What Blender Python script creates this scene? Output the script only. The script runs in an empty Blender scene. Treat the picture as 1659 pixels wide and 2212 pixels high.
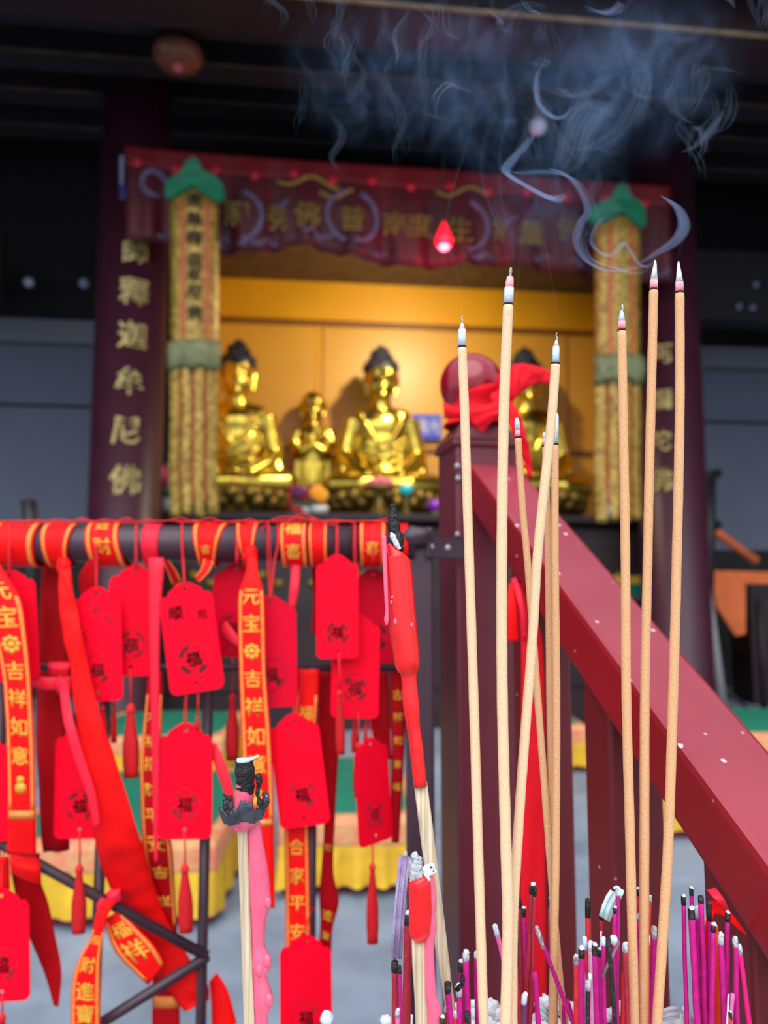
import bpy, bmesh, math, random
from mathutils import Vector, Matrix, noise
from mathutils.geometry import tessellate_polygon
random.seed(11)
PI = math.pi
sc = bpy.context.scene
C = sc.collection

# ------------------------------------------------------------------ camera, sky, lights, exposure
F = 1662.0                       # focal length in pixels of the 1659 x 2212 frame
PITCH = math.radians(5.8)
CAM = Vector((0.0, 0.0, 0.86))
PSI = math.radians(6.5)          # the hall front is turned a little from the camera
STAIR = math.radians(11.6)       # the stair runs down at this angle
cam_d = bpy.data.cameras.new('camera'); cam = bpy.data.objects.new('camera', cam_d); C.objects.link(cam)
cam.location = CAM; cam.rotation_euler = (PI / 2 + PITCH, 0, 0)
cam_d.sensor_fit = 'VERTICAL'; cam_d.sensor_height = 36.0; cam_d.lens = 36.0 * F / 2212.0
cam_d.clip_start = 0.02; cam_d.clip_end = 60
cam_d.dof.use_dof = True; cam_d.dof.focus_distance = 0.425; cam_d.dof.aperture_fstop = 6.4
sc.camera = cam
sc.view_settings.view_transform = 'Standard'; sc.view_settings.look = 'None'
sc.view_settings.gamma = 1.0; sc.view_settings.use_curve_mapping = False
sc.view_settings.exposure = 0.25
cy = sc.cycles
cy.use_denoising = True
cy.max_bounces = 8; cy.diffuse_bounces = 3; cy.glossy_bounces = 3; cy.volume_bounces = 1
cy.transparent_max_bounces = 96; cy.sample_clamp_indirect = 4.0
cy.volume_step_rate = 2.0
w = bpy.data.worlds.new('overcast_sky'); sc.world = w; w.use_nodes = True
bg = w.node_tree.nodes['Background']; bg.inputs[0].default_value = (0.86, 0.96, 1.12, 1); bg.inputs[1].default_value = 0.85

def area_light(name, loc, target, size, energy, col, spread=PI):
    d = bpy.data.lights.new(name, 'AREA'); d.shape = 'DISK'; d.size = size; d.energy = energy; d.color = col; d.spread = spread
    o = bpy.data.objects.new(name, d); C.objects.link(o); o.location = loc
    o.rotation_euler = (Vector(target) - Vector(loc)).to_track_quat('-Z', 'Y').to_euler(); return o

def hw(u, n, z):                 # hall coordinates -> world
    return Vector((u * math.cos(PSI) - n * math.sin(PSI), u * math.sin(PSI) + n * math.cos(PSI), z))
# the warm altar spot behind the valance
area_light('altar_spot', hw(0.95, 4.55, 2.95), hw(0.42, 5.75, 1.75), 0.10, 30, (1.0, 0.86, 0.62))

# ------------------------------------------------------------------ pixel helpers
def ray(px, py):
    dx = (px - 829.5) / F; dy = (1106.0 - py) / F
    return Vector((dx, math.cos(PITCH) - math.sin(PITCH) * dy, math.sin(PITCH) + math.cos(PITCH) * dy))
def at(px, py, Y):
    d = ray(px, py); return CAM + d * (Y / d.y)
def hall(px, py, D):             # pixel -> (u, n, z) on the hall plane n = D
    d = ray(px, py); n = -d.x * math.sin(PSI) + d.y * math.cos(PSI)
    p = CAM + d * (D / n)
    return Vector((p.x * math.cos(PSI) + p.y * math.sin(PSI), D, p.z))
def pxm(p, Y): return p * Y / F

# ------------------------------------------------------------------ materials
def lin(c): return tuple(((v / 255) / 12.92 if v / 255 <= 0.04045 else ((v / 255 + 0.055) / 1.055) ** 2.4) for v in c)
MATS = {}
def mat(name, rgb, rough=0.6, metal=0.0, var=0.12, scale=30.0, bump=0.0, bscale=None, emit=None, estr=0.0, sss=0.0, coat=0.0, spec=0.5, rgb2=None, stretch=None, detail=4.0, ramp=(0.3, 0.7), sub=None):
    if name in MATS: return MATS[name]
    m = bpy.data.materials.new(name); m.use_nodes = True; nt = m.node_tree; b = nt.nodes['Principled BSDF']
    c = lin(rgb)
    tc = nt.nodes.new('ShaderNodeTexCoord'); mp = nt.nodes.new('ShaderNodeMapping')
    if stretch: mp.inputs['Scale'].default_value = stretch
    nt.links.new(tc.outputs['Object'], mp.inputs[0])
    nz = nt.nodes.new('ShaderNodeTexNoise'); nz.inputs['Scale'].default_value = scale; nz.inputs['Detail'].default_value = detail
    nt.links.new(mp.outputs[0], nz.inputs['Vector'])
    cr = nt.nodes.new('ShaderNodeValToRGB'); e = cr.color_ramp.elements
    e[0].position, e[1].position = ramp
    c2 = lin(rgb2) if rgb2 else tuple(v * (1 - var) for v in c)
    c1 = c if rgb2 else tuple(min(1, v * (1 + var)) for v in c)
    e[0].color = (*c2, 1); e[1].color = (*c1, 1)
    nt.links.new(nz.outputs[0], cr.inputs[0]); nt.links.new(cr.outputs[0], b.inputs['Base Color'])
    b.inputs['Roughness'].default_value = rough; b.inputs['Metallic'].default_value = metal
    b.inputs['Specular IOR Level'].default_value = spec
    if sss: b.inputs['Subsurface Weight'].default_value = sss; b.inputs['Subsurface Radius'].default_value = (0.004, 0.0012, 0.001); b.inputs['Subsurface Scale'].default_value = 1.0
    if coat: b.inputs['Coat Weight'].default_value = coat; b.inputs['Coat Roughness'].default_value = 0.12
    if emit: b.inputs['Emission Color'].default_value = (*lin(emit), 1); b.inputs['Emission Strength'].default_value = estr
    if bump:
        n2 = nt.nodes.new('ShaderNodeTexNoise'); n2.inputs['Scale'].default_value = bscale or scale; n2.inputs['Detail'].default_value = 5
        nt.links.new(mp.outputs[0], n2.inputs['Vector'])
        bp = nt.nodes.new('ShaderNodeBump'); bp.inputs['Strength'].default_value = bump; bp.inputs['Distance'].default_value = 0.002
        nt.links.new(n2.outputs[0], bp.inputs['Height']); nt.links.new(bp.outputs[0], b.inputs['Normal'])
    MATS[name] = m; return m

def speckle(m, rgb, scale, lo, hi):      # scattered paint flecks / wax drops on a surface
    nt = m.node_tree; b = nt.nodes['Principled BSDF']; src = b.inputs['Base Color'].links[0].from_socket
    tc = nt.nodes.new('ShaderNodeTexCoord'); v = nt.nodes.new('ShaderNodeTexVoronoi'); v.inputs['Scale'].default_value = scale
    nt.links.new(tc.outputs['Object'], v.inputs['Vector'])
    cr = nt.nodes.new('ShaderNodeValToRGB'); cr.color_ramp.elements[0].position = lo; cr.color_ramp.elements[0].color = (1, 1, 1, 1)
    cr.color_ramp.elements[1].position = hi; cr.color_ramp.elements[1].color = (0, 0, 0, 1)
    nt.links.new(v.outputs['Distance'], cr.inputs[0])
    nz = nt.nodes.new('ShaderNodeTexNoise'); nz.inputs['Scale'].default_value = scale * 0.25; nt.links.new(tc.outputs['Object'], nz.inputs['Vector'])
    c2 = nt.nodes.new('ShaderNodeValToRGB'); c2.color_ramp.elements[0].position = 0.5; c2.color_ramp.elements[1].position = 0.58
    nt.links.new(nz.outputs[0], c2.inputs[0])
    mu = nt.nodes.new('ShaderNodeMath'); mu.operation = 'MULTIPLY'; nt.links.new(cr.outputs[0], mu.inputs[0]); nt.links.new(c2.outputs[0], mu.inputs[1])
    mx = nt.nodes.new('ShaderNodeMix'); mx.data_type = 'RGBA'; nt.links.new(mu.outputs[0], mx.inputs[0])
    nt.links.new(src, mx.inputs[6]); mx.inputs[7].default_value = (*lin(rgb), 1)
    nt.links.new(mx.outputs[2], b.inputs['Base Color'])

M_TAN = mat('incense_tan', (240, 203, 162), 0.85, var=0.10, scale=900, bump=0.25, bscale=1400)
M_TANB = mat('incense_brown', (226, 172, 124), 0.85, var=0.12, scale=900, bump=0.25, bscale=1400)
M_BAND = mat('char_line', (66, 22, 36), 0.9, scale=200)
M_ASHB = mat('ash_blue_white', (206, 222, 240), 0.9, var=0.08, scale=300, bump=0.3, bscale=900)
M_ASH = mat('ash_white', (240, 243, 244), 0.95, rgb2=(198, 206, 214), scale=160, bump=0.8, bscale=400)
M_EMBER = mat('ember_pink', (250, 190, 198), 0.9, rgb2=(244, 140, 152), scale=160, emit=(255, 70, 70), estr=0.12)
M_PALE = mat('ash_rose_white', (246, 226, 230), 0.9, rgb2=(244, 200, 208), scale=200, bump=0.3)
M_CHAR = mat('charred', (84, 82, 86), 0.5, rgb2=(20, 18, 20), scale=420, bump=0.9, bscale=500, ramp=(0.55, 0.85))
M_CHARG = mat('charred_grey', (52, 52, 56), 0.9, rgb2=(196, 200, 204), scale=420, bump=1.0, bscale=500, ramp=(0.5, 0.74))
M_MAG = mat('joss_magenta', (196, 0, 128), 0.75, var=0.18, scale=240, bump=0.3, bscale=900)
M_CRIM = mat('joss_crimson', (170, 30, 52), 0.75, var=0.2, scale=240, bump=0.3, bscale=900)
M_JRED = mat('joss_red', (226, 44, 52), 0.7, var=0.2, scale=240, bump=0.3, bscale=900)
M_JPINK = mat('joss_pink', (240, 110, 176), 0.7, var=0.15, scale=240)
M_LILAC = mat('ash_lilac', (150, 108, 160), 0.9, rgb2=(190, 190, 220), scale=60, bump=0.4, bscale=800)
M_LILW = mat('ash_lilac_pale', (216, 204, 224), 0.9, rgb2=(190, 206, 214), scale=90, bump=0.4, bscale=500)
M_MINT = mat('ash_mint', (200, 226, 226), 0.9, var=0.06, scale=90, bump=0.3, bscale=500)
M_WAX = mat('wax_red', (238, 28, 30), 0.28, var=0.10, scale=120, sss=0.25, coat=0.25, bump=0.12, bscale=260)
M_WAXP = mat('wax_pink', (254, 104, 136), 0.3, var=0.10, scale=90, sss=0.25, coat=0.2, bump=0.1, bscale=200)
M_BAMB = mat('bamboo', (236, 220, 194), 0.7, rgb2=(184, 160, 124), scale=90, stretch=(9, 9, 0.2), bump=0.3)
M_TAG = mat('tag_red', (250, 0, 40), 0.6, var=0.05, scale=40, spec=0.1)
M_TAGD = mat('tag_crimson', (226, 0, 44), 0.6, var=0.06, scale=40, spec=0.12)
M_PRINTF = mat('print_faint', (112, 0, 26), 0.8, rgb2=(190, 0, 36), scale=160)
M_PRINT = mat('print_dark', (92, 0, 20), 0.8, var=0.3, scale=300)
M_CORD = mat('cord_red', (222, 22, 34), 0.7, var=0.2, scale=400)
M_TASS = mat('tassel_red', (214, 6, 22), 0.75, var=0.25, scale=260, stretch=(6, 6, 0.3), bump=0.6)
M_RIB = mat('ribbon_red', (252, 14, 16), 0.55, var=0.06, scale=50, spec=0.16, bump=0.1, bscale=600)
M_RIBP = mat('ribbon_rose', (244, 26, 56), 0.5, var=0.06, scale=50, spec=0.3)
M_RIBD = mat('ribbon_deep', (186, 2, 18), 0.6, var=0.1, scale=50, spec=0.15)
M_GOLDP = mat('print_gold', (255, 176, 52), 0.45, var=0.15, scale=200)
M_GOLDT = mat('print_border', (240, 110, 50), 0.5, rgb2=(255, 170, 70), scale=700)
M_IRON = mat('painted_iron', (62, 40, 52), 0.42, var=0.12, scale=20, bump=0.08, bscale=80)
M_BOLT = mat('bolt_steel', (150, 140, 150), 0.35, metal=0.7, scale=60)
M_POST = mat('newel_maroon', (106, 34, 48), 0.42, var=0.12, scale=9, bump=0.05, bscale=90)
M_BALL = mat('knob_lacquer', (150, 8, 34), 0.25, var=0.1, scale=12, coat=0.4)
M_HANDT = mat('handrail_sky_sheen', (160, 56, 70), 0.32, rgb2=(140, 36, 50), scale=5, bump=0.05, bscale=60)  # paler copy of the rail red: sky reflection painted into the top face
M_HAND = mat('handrail_red', (140, 20, 30), 0.36, var=0.14, scale=7, bump=0.05, bscale=60)
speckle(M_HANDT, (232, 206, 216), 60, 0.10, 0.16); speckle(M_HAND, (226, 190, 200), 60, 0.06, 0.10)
M_BALU = mat('baluster_red', (104, 20, 28), 0.45, var=0.15, scale=9)
speckle(M_BALU, (200, 170, 178), 70, 0.06, 0.10)
M_CLOTH = mat('cloth_scarlet', (236, 18, 36), 0.7, var=0.08, scale=30, spec=0.2, bump=0.15, bscale=500)
M_FLOOR = mat('stone_floor', (146, 160, 178), 0.62, rgb2=(110, 122, 138), scale=4.5, bump=0.3, bscale=30)
M_GROUND = mat('courtyard_stone', (130, 132, 134), 0.85, rgb2=(100, 102, 104), scale=3, bump=0.4, bscale=20)
M_BRONZE = mat('censer_bronze', (84, 74, 56), 0.45, metal=0.8, var=0.25, scale=14, bump=0.2, bscale=60)
M_WALLG = mat('grey_plaster', (112, 118, 136), 0.85, var=0.05, scale=3)
M_WALLL = mat('grey_band', (134, 136, 146), 0.85, var=0.05, scale=3)
M_DARK = mat('dark_timber', (26, 20, 24), 0.7, var=0.3, scale=8)
M_DARKR = mat('dark_red_timber', (36, 13, 18), 0.6, var=0.25, scale=6)
M_EDGE = mat('worn_gilt_edge', (150, 130, 96), 0.6, var=0.4, scale=10)
M_EDGE2 = mat('dull_edge', (84, 68, 56), 0.7, var=0.5, scale=6)
M_SLAT = mat('lattice_slat', (44, 40, 46), 0.6, var=0.3, scale=12)
M_KNOBB = mat('pale_stud', (130, 140, 168), 0.4, var=0.2, scale=30)
M_PANEL = mat('ochre_panel', (206, 150, 44), 0.42, var=0.06, scale=2.5)
M_PANELF = mat('ochre_frame', (214, 150, 14), 0.4, var=0.08, scale=2.5)
M_SEAM = mat('panel_seam', (120, 72, 14), 0.5, scale=10)
M_NICHE = mat('niche_wood', (98, 76, 52), 0.6, rgb2=(70, 52, 38), scale=6, stretch=(1, 1, 8))
M_COL = mat('column_lacquer', (60, 22, 38), 0.42, var=0.15, scale=5, spec=0.4)
M_GOLDC = mat('couplet_gold', (176, 158, 96), 0.45, metal=0.3, var=0.2, scale=30)
M_GOLD = mat('statue_gold', (214, 186, 78), 0.25, metal=1.0, var=0.06, scale=18, bump=0.12, bscale=30)
M_GOLDO = mat('old_gold', (150, 124, 52), 0.42, metal=0.75, rgb2=(86, 68, 30), scale=40, bump=0.5, bscale=60)
M_HAIR = mat('statue_hair', (26, 28, 40), 0.5, var=0.2, scale=40, bump=1.0, bscale=90)
M_VAL = mat('valance_satin', (88, 5, 18), 0.5, rgb2=(66, 4, 20), scale=5, spec=0.4)
M_VALT = mat('valance_band', (112, 7, 16), 0.5, scale=8)
M_SILV = mat('embroidery_lavender', (98, 84, 112), 0.5, var=0.25, scale=40)
M_EMBG = mat('embroidery_gold', (148, 122, 52), 0.4, metal=0.3, var=0.3, scale=60)
M_ROS = mat('rosette_red', (190, 20, 44), 0.6, scale=40)
M_STRG = mat('streamer_gold', (190, 156, 66), 0.45, rgb2=(124, 92, 30), metal=0.25, scale=46, bump=0.6, bscale=60, ramp=(0.4, 0.6))
M_STRO = mat('streamer_orange', (190, 92, 44), 0.6, scale=20)
M_LEAF = mat('lotus_leaf_green', (8, 116, 80), 0.55, var=0.2, scale=9)
M_BELT = mat('belt_sage', (132, 136, 92), 0.6, rgb2=(92, 96, 62), scale=24, bump=0.6)
M_INK = mat('ink_black', (40, 30, 14), 0.7, scale=30)
M_GREEN = mat('kneeler_green', (6, 112, 88), 0.7, var=0.1, scale=12)
M_TANE = mat('kneeler_embroidery', (214, 164, 106), 0.65, rgb2=(226, 110, 92), scale=26, bump=0.3, ramp=(0.3, 0.62))
M_YEL = mat('kneeler_yellow', (230, 186, 40), 0.65, rgb2=(200, 150, 26), scale=14, bump=0.4, bscale=20)
M_PLUM = mat('kneeler_base', (110, 20, 54), 0.7, scale=10)
M_ALT = mat('altar_dark', (40, 22, 26), 0.5, var=0.3, scale=10)
M_BLUE = mat('plaque_blue', (42, 66, 190), 0.5, scale=10)
M_WHITE = mat('plaque_white', (226, 230, 240), 0.6, scale=10)
M_FRED = mat('petal_red', (170, 10, 34), 0.6, var=0.2, scale=40)
M_FPUR = mat('petal_purple', (96, 24, 84), 0.6, var=0.2, scale=40)
M_FORA = mat('petal_orange', (255, 160, 10), 0.6, var=0.1, scale=40)
M_FPNK = mat('petal_pink', (232, 90, 130), 0.6, var=0.2, scale=40)
M_FLEAF = mat('flower_leaf', (24, 86, 54), 0.6, var=0.2, scale=40)
M_TEAL = mat('teal_glass', (10, 200, 205), 0.25, var=0.1, scale=30, coat=0.4)
M_PURP = mat('purple_glass', (128, 20, 170), 0.25, var=0.1, scale=30, coat=0.4)
M_PORC = mat('porcelain', (206, 204, 196), 0.3, var=0.05, scale=20, coat=0.3)
M_OFF = mat('offering_pink', (236, 140, 150), 0.4, rgb2=(180, 40, 66), scale=60)
M_BLK = mat('black_metal', (18, 17, 20), 0.5, scale=20)
M_GREY = mat('grey_tube', (150, 146, 146), 0.4, scale=20)
M_ORNG = mat('orange_cloth', (214, 104, 52), 0.75, var=0.18, scale=8, bump=0.3)
M_REDLAMP = mat('lamp_red_glass', (255, 40, 60), 0.2, emit=(255, 16, 40), estr=1.6)
M_REDCORE = mat('lamp_bulb_lit', (255, 200, 210), 0.3, emit=(255, 120, 150), estr=2.6)
M_BULB = mat('bulb_glass', (206, 208, 236), 0.2, scale=10, coat=0.4)
M_BRASS = mat('lampholder_brown', (150, 92, 66), 0.4, rgb2=(110, 66, 50), scale=20)
M_CABLE = mat('cable_grey', (120, 126, 150), 0.6, scale=20)

def volume_mat(name, dens, col):
    m = bpy.data.materials.new(name); m.use_nodes = True; nt = m.node_tree
    for n in list(nt.nodes): nt.nodes.remove(n)
    o = nt.nodes.new('ShaderNodeOutputMaterial'); v = nt.nodes.new('ShaderNodeVolumePrincipled')
    v.inputs['Color'].default_value = (*col, 1); v.inputs['Density'].default_value = dens; v.inputs['Anisotropy'].default_value = 0.1
    nt.links.new(v.outputs[0], o.inputs['Volume']); return m

# ------------------------------------------------------------------ object helpers
def tag(o, label=None, cat=None, group=None, kind=None):
    if label: o['label'] = label
    if cat: o['category'] = cat
    if group: o['group'] = group
    if kind: o['kind'] = kind
    return o
def thing(name, label, cat, loc, rz=0.0, group=None):
    o = bpy.data.objects.new(name, None); o.empty_display_size = 0.02; C.objects.link(o)
    o.location = loc; o.rotation_euler = (0, 0, rz); return tag(o, label, cat, group)
def copy_tree(o, parent=None):
    c = o.copy(); C.objects.link(c)
    if parent: c.parent = parent
    for ch in list(o.children): copy_tree(ch, c)
    return c

class MB:
    """collects shapes of ONE part, in world (or local) coordinates"""
    def __init__(s): s.v = []; s.f = []; s.m = []; s.mi = 0
    def slot(s, i): s.mi = i; return s
    def add(s, vs, fs):
        k = len(s.v); s.v += [Vector(p) for p in vs]
        for f in fs: s.f.append([k + i for i in f]); s.m.append(s.mi)
    def box(s, c, size, R=None):
        x, y, z = (a / 2 for a in size); c = Vector(c)
        vs = [Vector((a * x, b * y, d * z)) for a in (-1, 1) for b in (-1, 1) for d in (-1, 1)]
        if R is not None: vs = [R @ p for p in vs]
        s.add([c + p for p in vs], [(0, 1, 3, 2), (4, 6, 7, 5), (0, 4, 5, 1), (2, 3, 7, 6), (0, 2, 6, 4), (1, 5, 7, 3)])
    def prism(s, quad0, quad1):  # two matching rings of points
        n = len(quad0); s.add(list(quad0) + list(quad1), [[i, (i + 1) % n, n + (i + 1) % n, n + i] for i in range(n)] + [list(range(n))[::-1], [n + i for i in range(n)]])
    def tube(s, pts, rad, n=10, cap=True, flat=1.0, ref=None, ribs=0, rib=0.0):
        pts = [Vector(p) for p in pts]; k0 = len(s.v); N = len(pts)
        rs = rad if isinstance(rad, (list, tuple)) else [rad] * N
        prev = None; vs = []
        for i, p in enumerate(pts):
            t = (pts[min(i + 1, N - 1)] - pts[max(i - 1, 0)]).normalized()
            if prev is None:
                a = Vector(ref) if ref is not None else (Vector((0, 1, 0)) if abs(t.y) < 0.9 else Vector((1, 0, 0)))
            else: a = prev
            a = (a - t * a.dot(t)).normalized(); prev = a; b = t.cross(a)
            for j in range(n):
                an = 2 * PI * j / n; r = rs[i] * (1 + (rib * math.cos(ribs * an) if ribs else 0))
                vs.append(p + a * (math.cos(an) * r * flat) + b * (math.sin(an) * r))
        fs = [[i * n + j, i * n + (j + 1) % n, (i + 1) * n + (j + 1) % n, (i + 1) * n + j] for i in range(N - 1) for j in range(n)]
        if cap: fs += [list(range(n))[::-1], [(N - 1) * n + j for j in range(n)]]
        s.add(vs, fs)
    def ball(s, c, r, n=14, m=9, sq=(1, 1, 1), jit=0.0, R=None):
        c = Vector(c); vs = [Vector((0, 0, -1))]; fs = []
        for i in range(1, m):
            a = -PI / 2 + PI * i / m
            for j in range(n):
                b = 2 * PI * j / n; vs.append(Vector((math.cos(a) * math.cos(b), math.cos(a) * math.sin(b), math.sin(a))))
        vs.append(Vector((0, 0, 1)))
        if jit: vs = [p * (1 + jit * noise.noise(p * 2.3 + c * 90)) for p in vs]
        vs = [Vector((p.x * sq[0] * r, p.y * sq[1] * r, p.z * sq[2] * r)) for p in vs]
        if R is not None: vs = [R @ p for p in vs]
        vs = [c + p for p in vs]
        for j in range(n):
            fs.append([0, 1 + (j + 1) % n, 1 + j]); fs.append([len(vs) - 1, 1 + (m - 2) * n + j, 1 + (m - 2) * n + (j + 1) % n])
        for i in range(m - 2):
            for j in range(n): fs.append([1 + i * n + j, 1 + i * n + (j + 1) % n, 1 + (i + 1) * n + (j + 1) % n, 1 + (i + 1) * n + j])
        s.add(vs, fs)
    def lathe(s, prof, c=(0, 0, 0), n=32):
        c = Vector(c); N = len(prof); vs = []
        for r, z in prof:
            for j in range(n): vs.append(c + Vector((r * math.cos(2 * PI * j / n), r * math.sin(2 * PI * j / n), z)))
        fs = [[i * n + j, i * n + (j + 1) % n, (i + 1) * n + (j + 1) % n, (i + 1) * n + j] for i in range(N - 1) for j in range(n)]
        fs += [list(range(n))[::-1], [(N - 1) * n + j for j in range(n)]]
        s.add(vs, fs)
    def build(s, name, mats, parent=None, smooth=True, at_=None, bevel=0.0, local=False, recalc=True):
        """parent: coordinates given in world unless local=True; at_: object origin in world"""
        org = Vector((0, 0, 0))
        if parent is not None and not local: org = Vector(parent.location)
        elif at_ is not None: org = Vector(at_)
        me = bpy.data.meshes.new(name)
        me.from_pydata([tuple(p - org) for p in s.v], [], s.f)
        for m in (mats if isinstance(mats, (list, tuple)) else [mats]): me.materials.append(m)
        for i, p in enumerate(me.polygons): p.material_index = s.m[i]; p.use_smooth = bool(smooth)
        if recalc:
            bm = bmesh.new(); bm.from_mesh(me); bmesh.ops.recalc_face_normals(bm, faces=bm.faces); bm.to_mesh(me); bm.free()
        me.update()
        o = bpy.data.objects.new(name, me); C.objects.link(o)
        if parent is not None: o.parent = parent
        elif at_ is not None: o.location = at_
        if smooth == 'auto' or bevel:
            if bevel:
                b = o.modifiers.new('bevel', 'BEVEL'); b.width = bevel; b.segments = 2; b.limit_method = 'ANGLE'; b.angle_limit = math.radians(40)
        return o

def spline(pts, k=8):
    """Catmull-Rom through tuples of any length"""
    P = [list(p) for p in pts]; out = []
    if len(P) == 2: return [tuple(P[0][j] + (P[1][j] - P[0][j]) * i / k for j in range(len(P[0]))) for i in range(k + 1)]
    for i in range(len(P) - 1):
        a = P[max(i - 1, 0)]; b = P[i]; c = P[i + 1]; d = P[min(i + 2, len(P) - 1)]
        for q in range(k):
            t = q / k
            out.append(tuple(0.5 * (2 * b[j] + (c[j] - a[j]) * t + (2 * a[j] - 5 * b[j] + 4 * c[j] - d[j]) * t * t + (3 * b[j] - a[j] - 3 * c[j] + d[j]) * t ** 3) for j in range(len(b))))
    out.append(tuple(P[-1])); return out
def path(pts, k=8): return [at(*p) for p in spline(pts, k)]

# written characters as flat outlines, unit height, centred
GL = {}
def glyph(ch):
    if ch in GL: return GL[ch]
    cu = bpy.data.curves.new('ink', 'FONT'); cu.body = ch; cu.resolution_u = 1
    o = bpy.data.objects.new('ink', cu); C.objects.link(o)
    dg = bpy.context.evaluated_depsgraph_get(); dg.update()
    me = bpy.data.meshes.new_from_object(o.evaluated_get(dg))
    vs = [(v.co.x, v.co.y) for v in me.vertices]; fs = [list(p.vertices) for p in me.polygons]
    bpy.data.objects.remove(o); bpy.data.curves.remove(cu); bpy.data.meshes.remove(me)
    x0 = min(v[0] for v in vs); x1 = max(v[0] for v in vs); y0 = min(v[1] for v in vs); y1 = max(v[1] for v in vs)
    s = 1.0 / max(x1 - x0, y1 - y0)
    vs = [((x - (x0 + x1) / 2) * s, (y - (y0 + y1) / 2) * s) for x, y in vs]; n = len(vs); bs, bf = [], []
    for k, (dx, dy) in enumerate(((-.017, 0), (.017, 0), (0, .015), (0, -.015))):      # brush-heavy strokes
        bs += [(x + dx, y + dy) for x, y in vs]; bf += [[k * n + i for i in f] for f in fs]
    GL[ch] = (bs, bf); return GL[ch]
def disc2(cx, cy_, r, n=12): return ([(cx + r * math.cos(2 * PI * i / n), cy_ + r * math.sin(2 * PI * i / n)) for i in range(n)], [list(range(n))])
def flower2():
    vs, fs = [], []
    for k in range(8):
        v, f = disc2(0.34 * math.cos(k * PI / 4), 0.34 * math.sin(k * PI / 4), 0.14, 8)
        fs.append([len(vs) + i for i in f[0]]); vs += v
    v, f = disc2(0, 0, 0.17, 10); fs.append([len(vs) + i for i in f[0]]); vs += v
    return vs, fs
def gourd2():
    v1, f1 = disc2(0, 0.26, 0.22, 14); v2, f2 = disc2(0, -0.2, 0.32, 14)
    return v1 + v2, [f1[0], [14 + i for i in f2[0]]]
def symbol(ch): return flower2() if ch == '*' else gourd2() if ch == '8' else glyph(ch)

sun_d = bpy.data.lights.new('hazy_sun', 'SUN'); sun_d.energy = 2.6; sun_d.angle = math.radians(70); sun_d.color = (1.0, 0.985, 0.96)
sun = bpy.data.objects.new('hazy_sun', sun_d); C.objects.link(sun); sun.rotation_euler = Vector((0.15, 1.0, -1.15)).to_track_quat('-Z', 'Y').to_euler()
U = Vector((math.cos(PSI), math.sin(PSI), 0)); NN = Vector((-math.sin(PSI), math.cos(PSI), 0)); Z = Vector((0, 0, 1))
RH = Matrix.Rotation(PSI, 3, 'Z')
def hp(px, py, D): return hw(*hall(px, py, D))

# ------------------------------------------------------------------ the setting
def struct(o, label=None): o['kind'] = 'structure'; return tag(o, label)
def hbox(mb, u0, u1, n0, n1, z0, z1): mb.box(hw((u0 + u1) / 2, (n0 + n1) / 2, (z0 + z1) / 2), (u1 - u0, n1 - n0, z1 - z0), RH)
def sbox(name, mats, *a, bevel=0.0):
    m = MB(); hbox(m, *a); return struct(m.build(name, mats, smooth=False, at_=hw((a[0] + a[1]) / 2, (a[2] + a[3]) / 2, a[4]), bevel=bevel))
sbox('floor', M_FLOOR, -6.5, 6.5, 0.80, 7.0, -0.12, 0.0)
sbox('stone_step', M_GROUND, -6.5, 6.5, 0.58, 1.2, -0.45, -0.15)
m = MB(); m.box((0, -2, -0.55), (16, 6.5, 0.2)); struct(m.build('courtyard_ground', M_GROUND, smooth=False, at_=(0, -2, -0.55)))
# grey side walls with a paler band on top, its shadow painted as a dark strip, and a dark joint
for nm, x0, x1, ytop, yj in (('wall_left', -160, 300, 690, 876), ('wall_right', 1440, 1800, 752, 914)):
    a = hall(x0, ytop, 6.6); b = hall(x1, ytop, 6.6); zt = hall((x0 + x1) / 2, ytop, 6.6).z; zj = hall((x0 + x1) / 2, yj, 6.6).z
    if nm == 'wall_left': a.x = -6.38
    else: b.x = 6.38
    m = MB(); hbox(m, a.x, b.x, 6.6, 6.75, 0, zt - 0.22)
    m.slot(1); hbox(m, a.x, b.x, 6.58, 6.75, zt - 0.2, zt); m.slot(2); hbox(m, a.x, b.x, 6.585, 6.75, zj - 0.012, zj + 0.012); hbox(m, a.x, b.x, 6.62, 6.75, zt - 0.23, zt - 0.19); hbox(m, a.x, b.x, 6.57, 6.6, 0, hall(1580, 1188, 6.57).z)
    struct(m.build(nm, [M_WALLG, M_WALLL, M_DARK], smooth=False, at_=hw((a.x + b.x) / 2, 6.6, 0)))
zl = hall(80, 690, 6.6).z
sbox('wall_upper', M_DARK, -6.5, 6.5, 6.55, 6.8, zl + 0.01, 6.2)
sbox('wall_rear', M_DARK, -6.5, 6.5, 6.8, 6.95, 0, 6.2)
sbox('wall_side_west', M_DARK, -6.6, -6.4, 2.6, 7.0, 0, 6.2)
sbox('wall_side_east', M_DARK, 6.4, 6.6, 2.6, 7.0, 0, 6.2)
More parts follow.
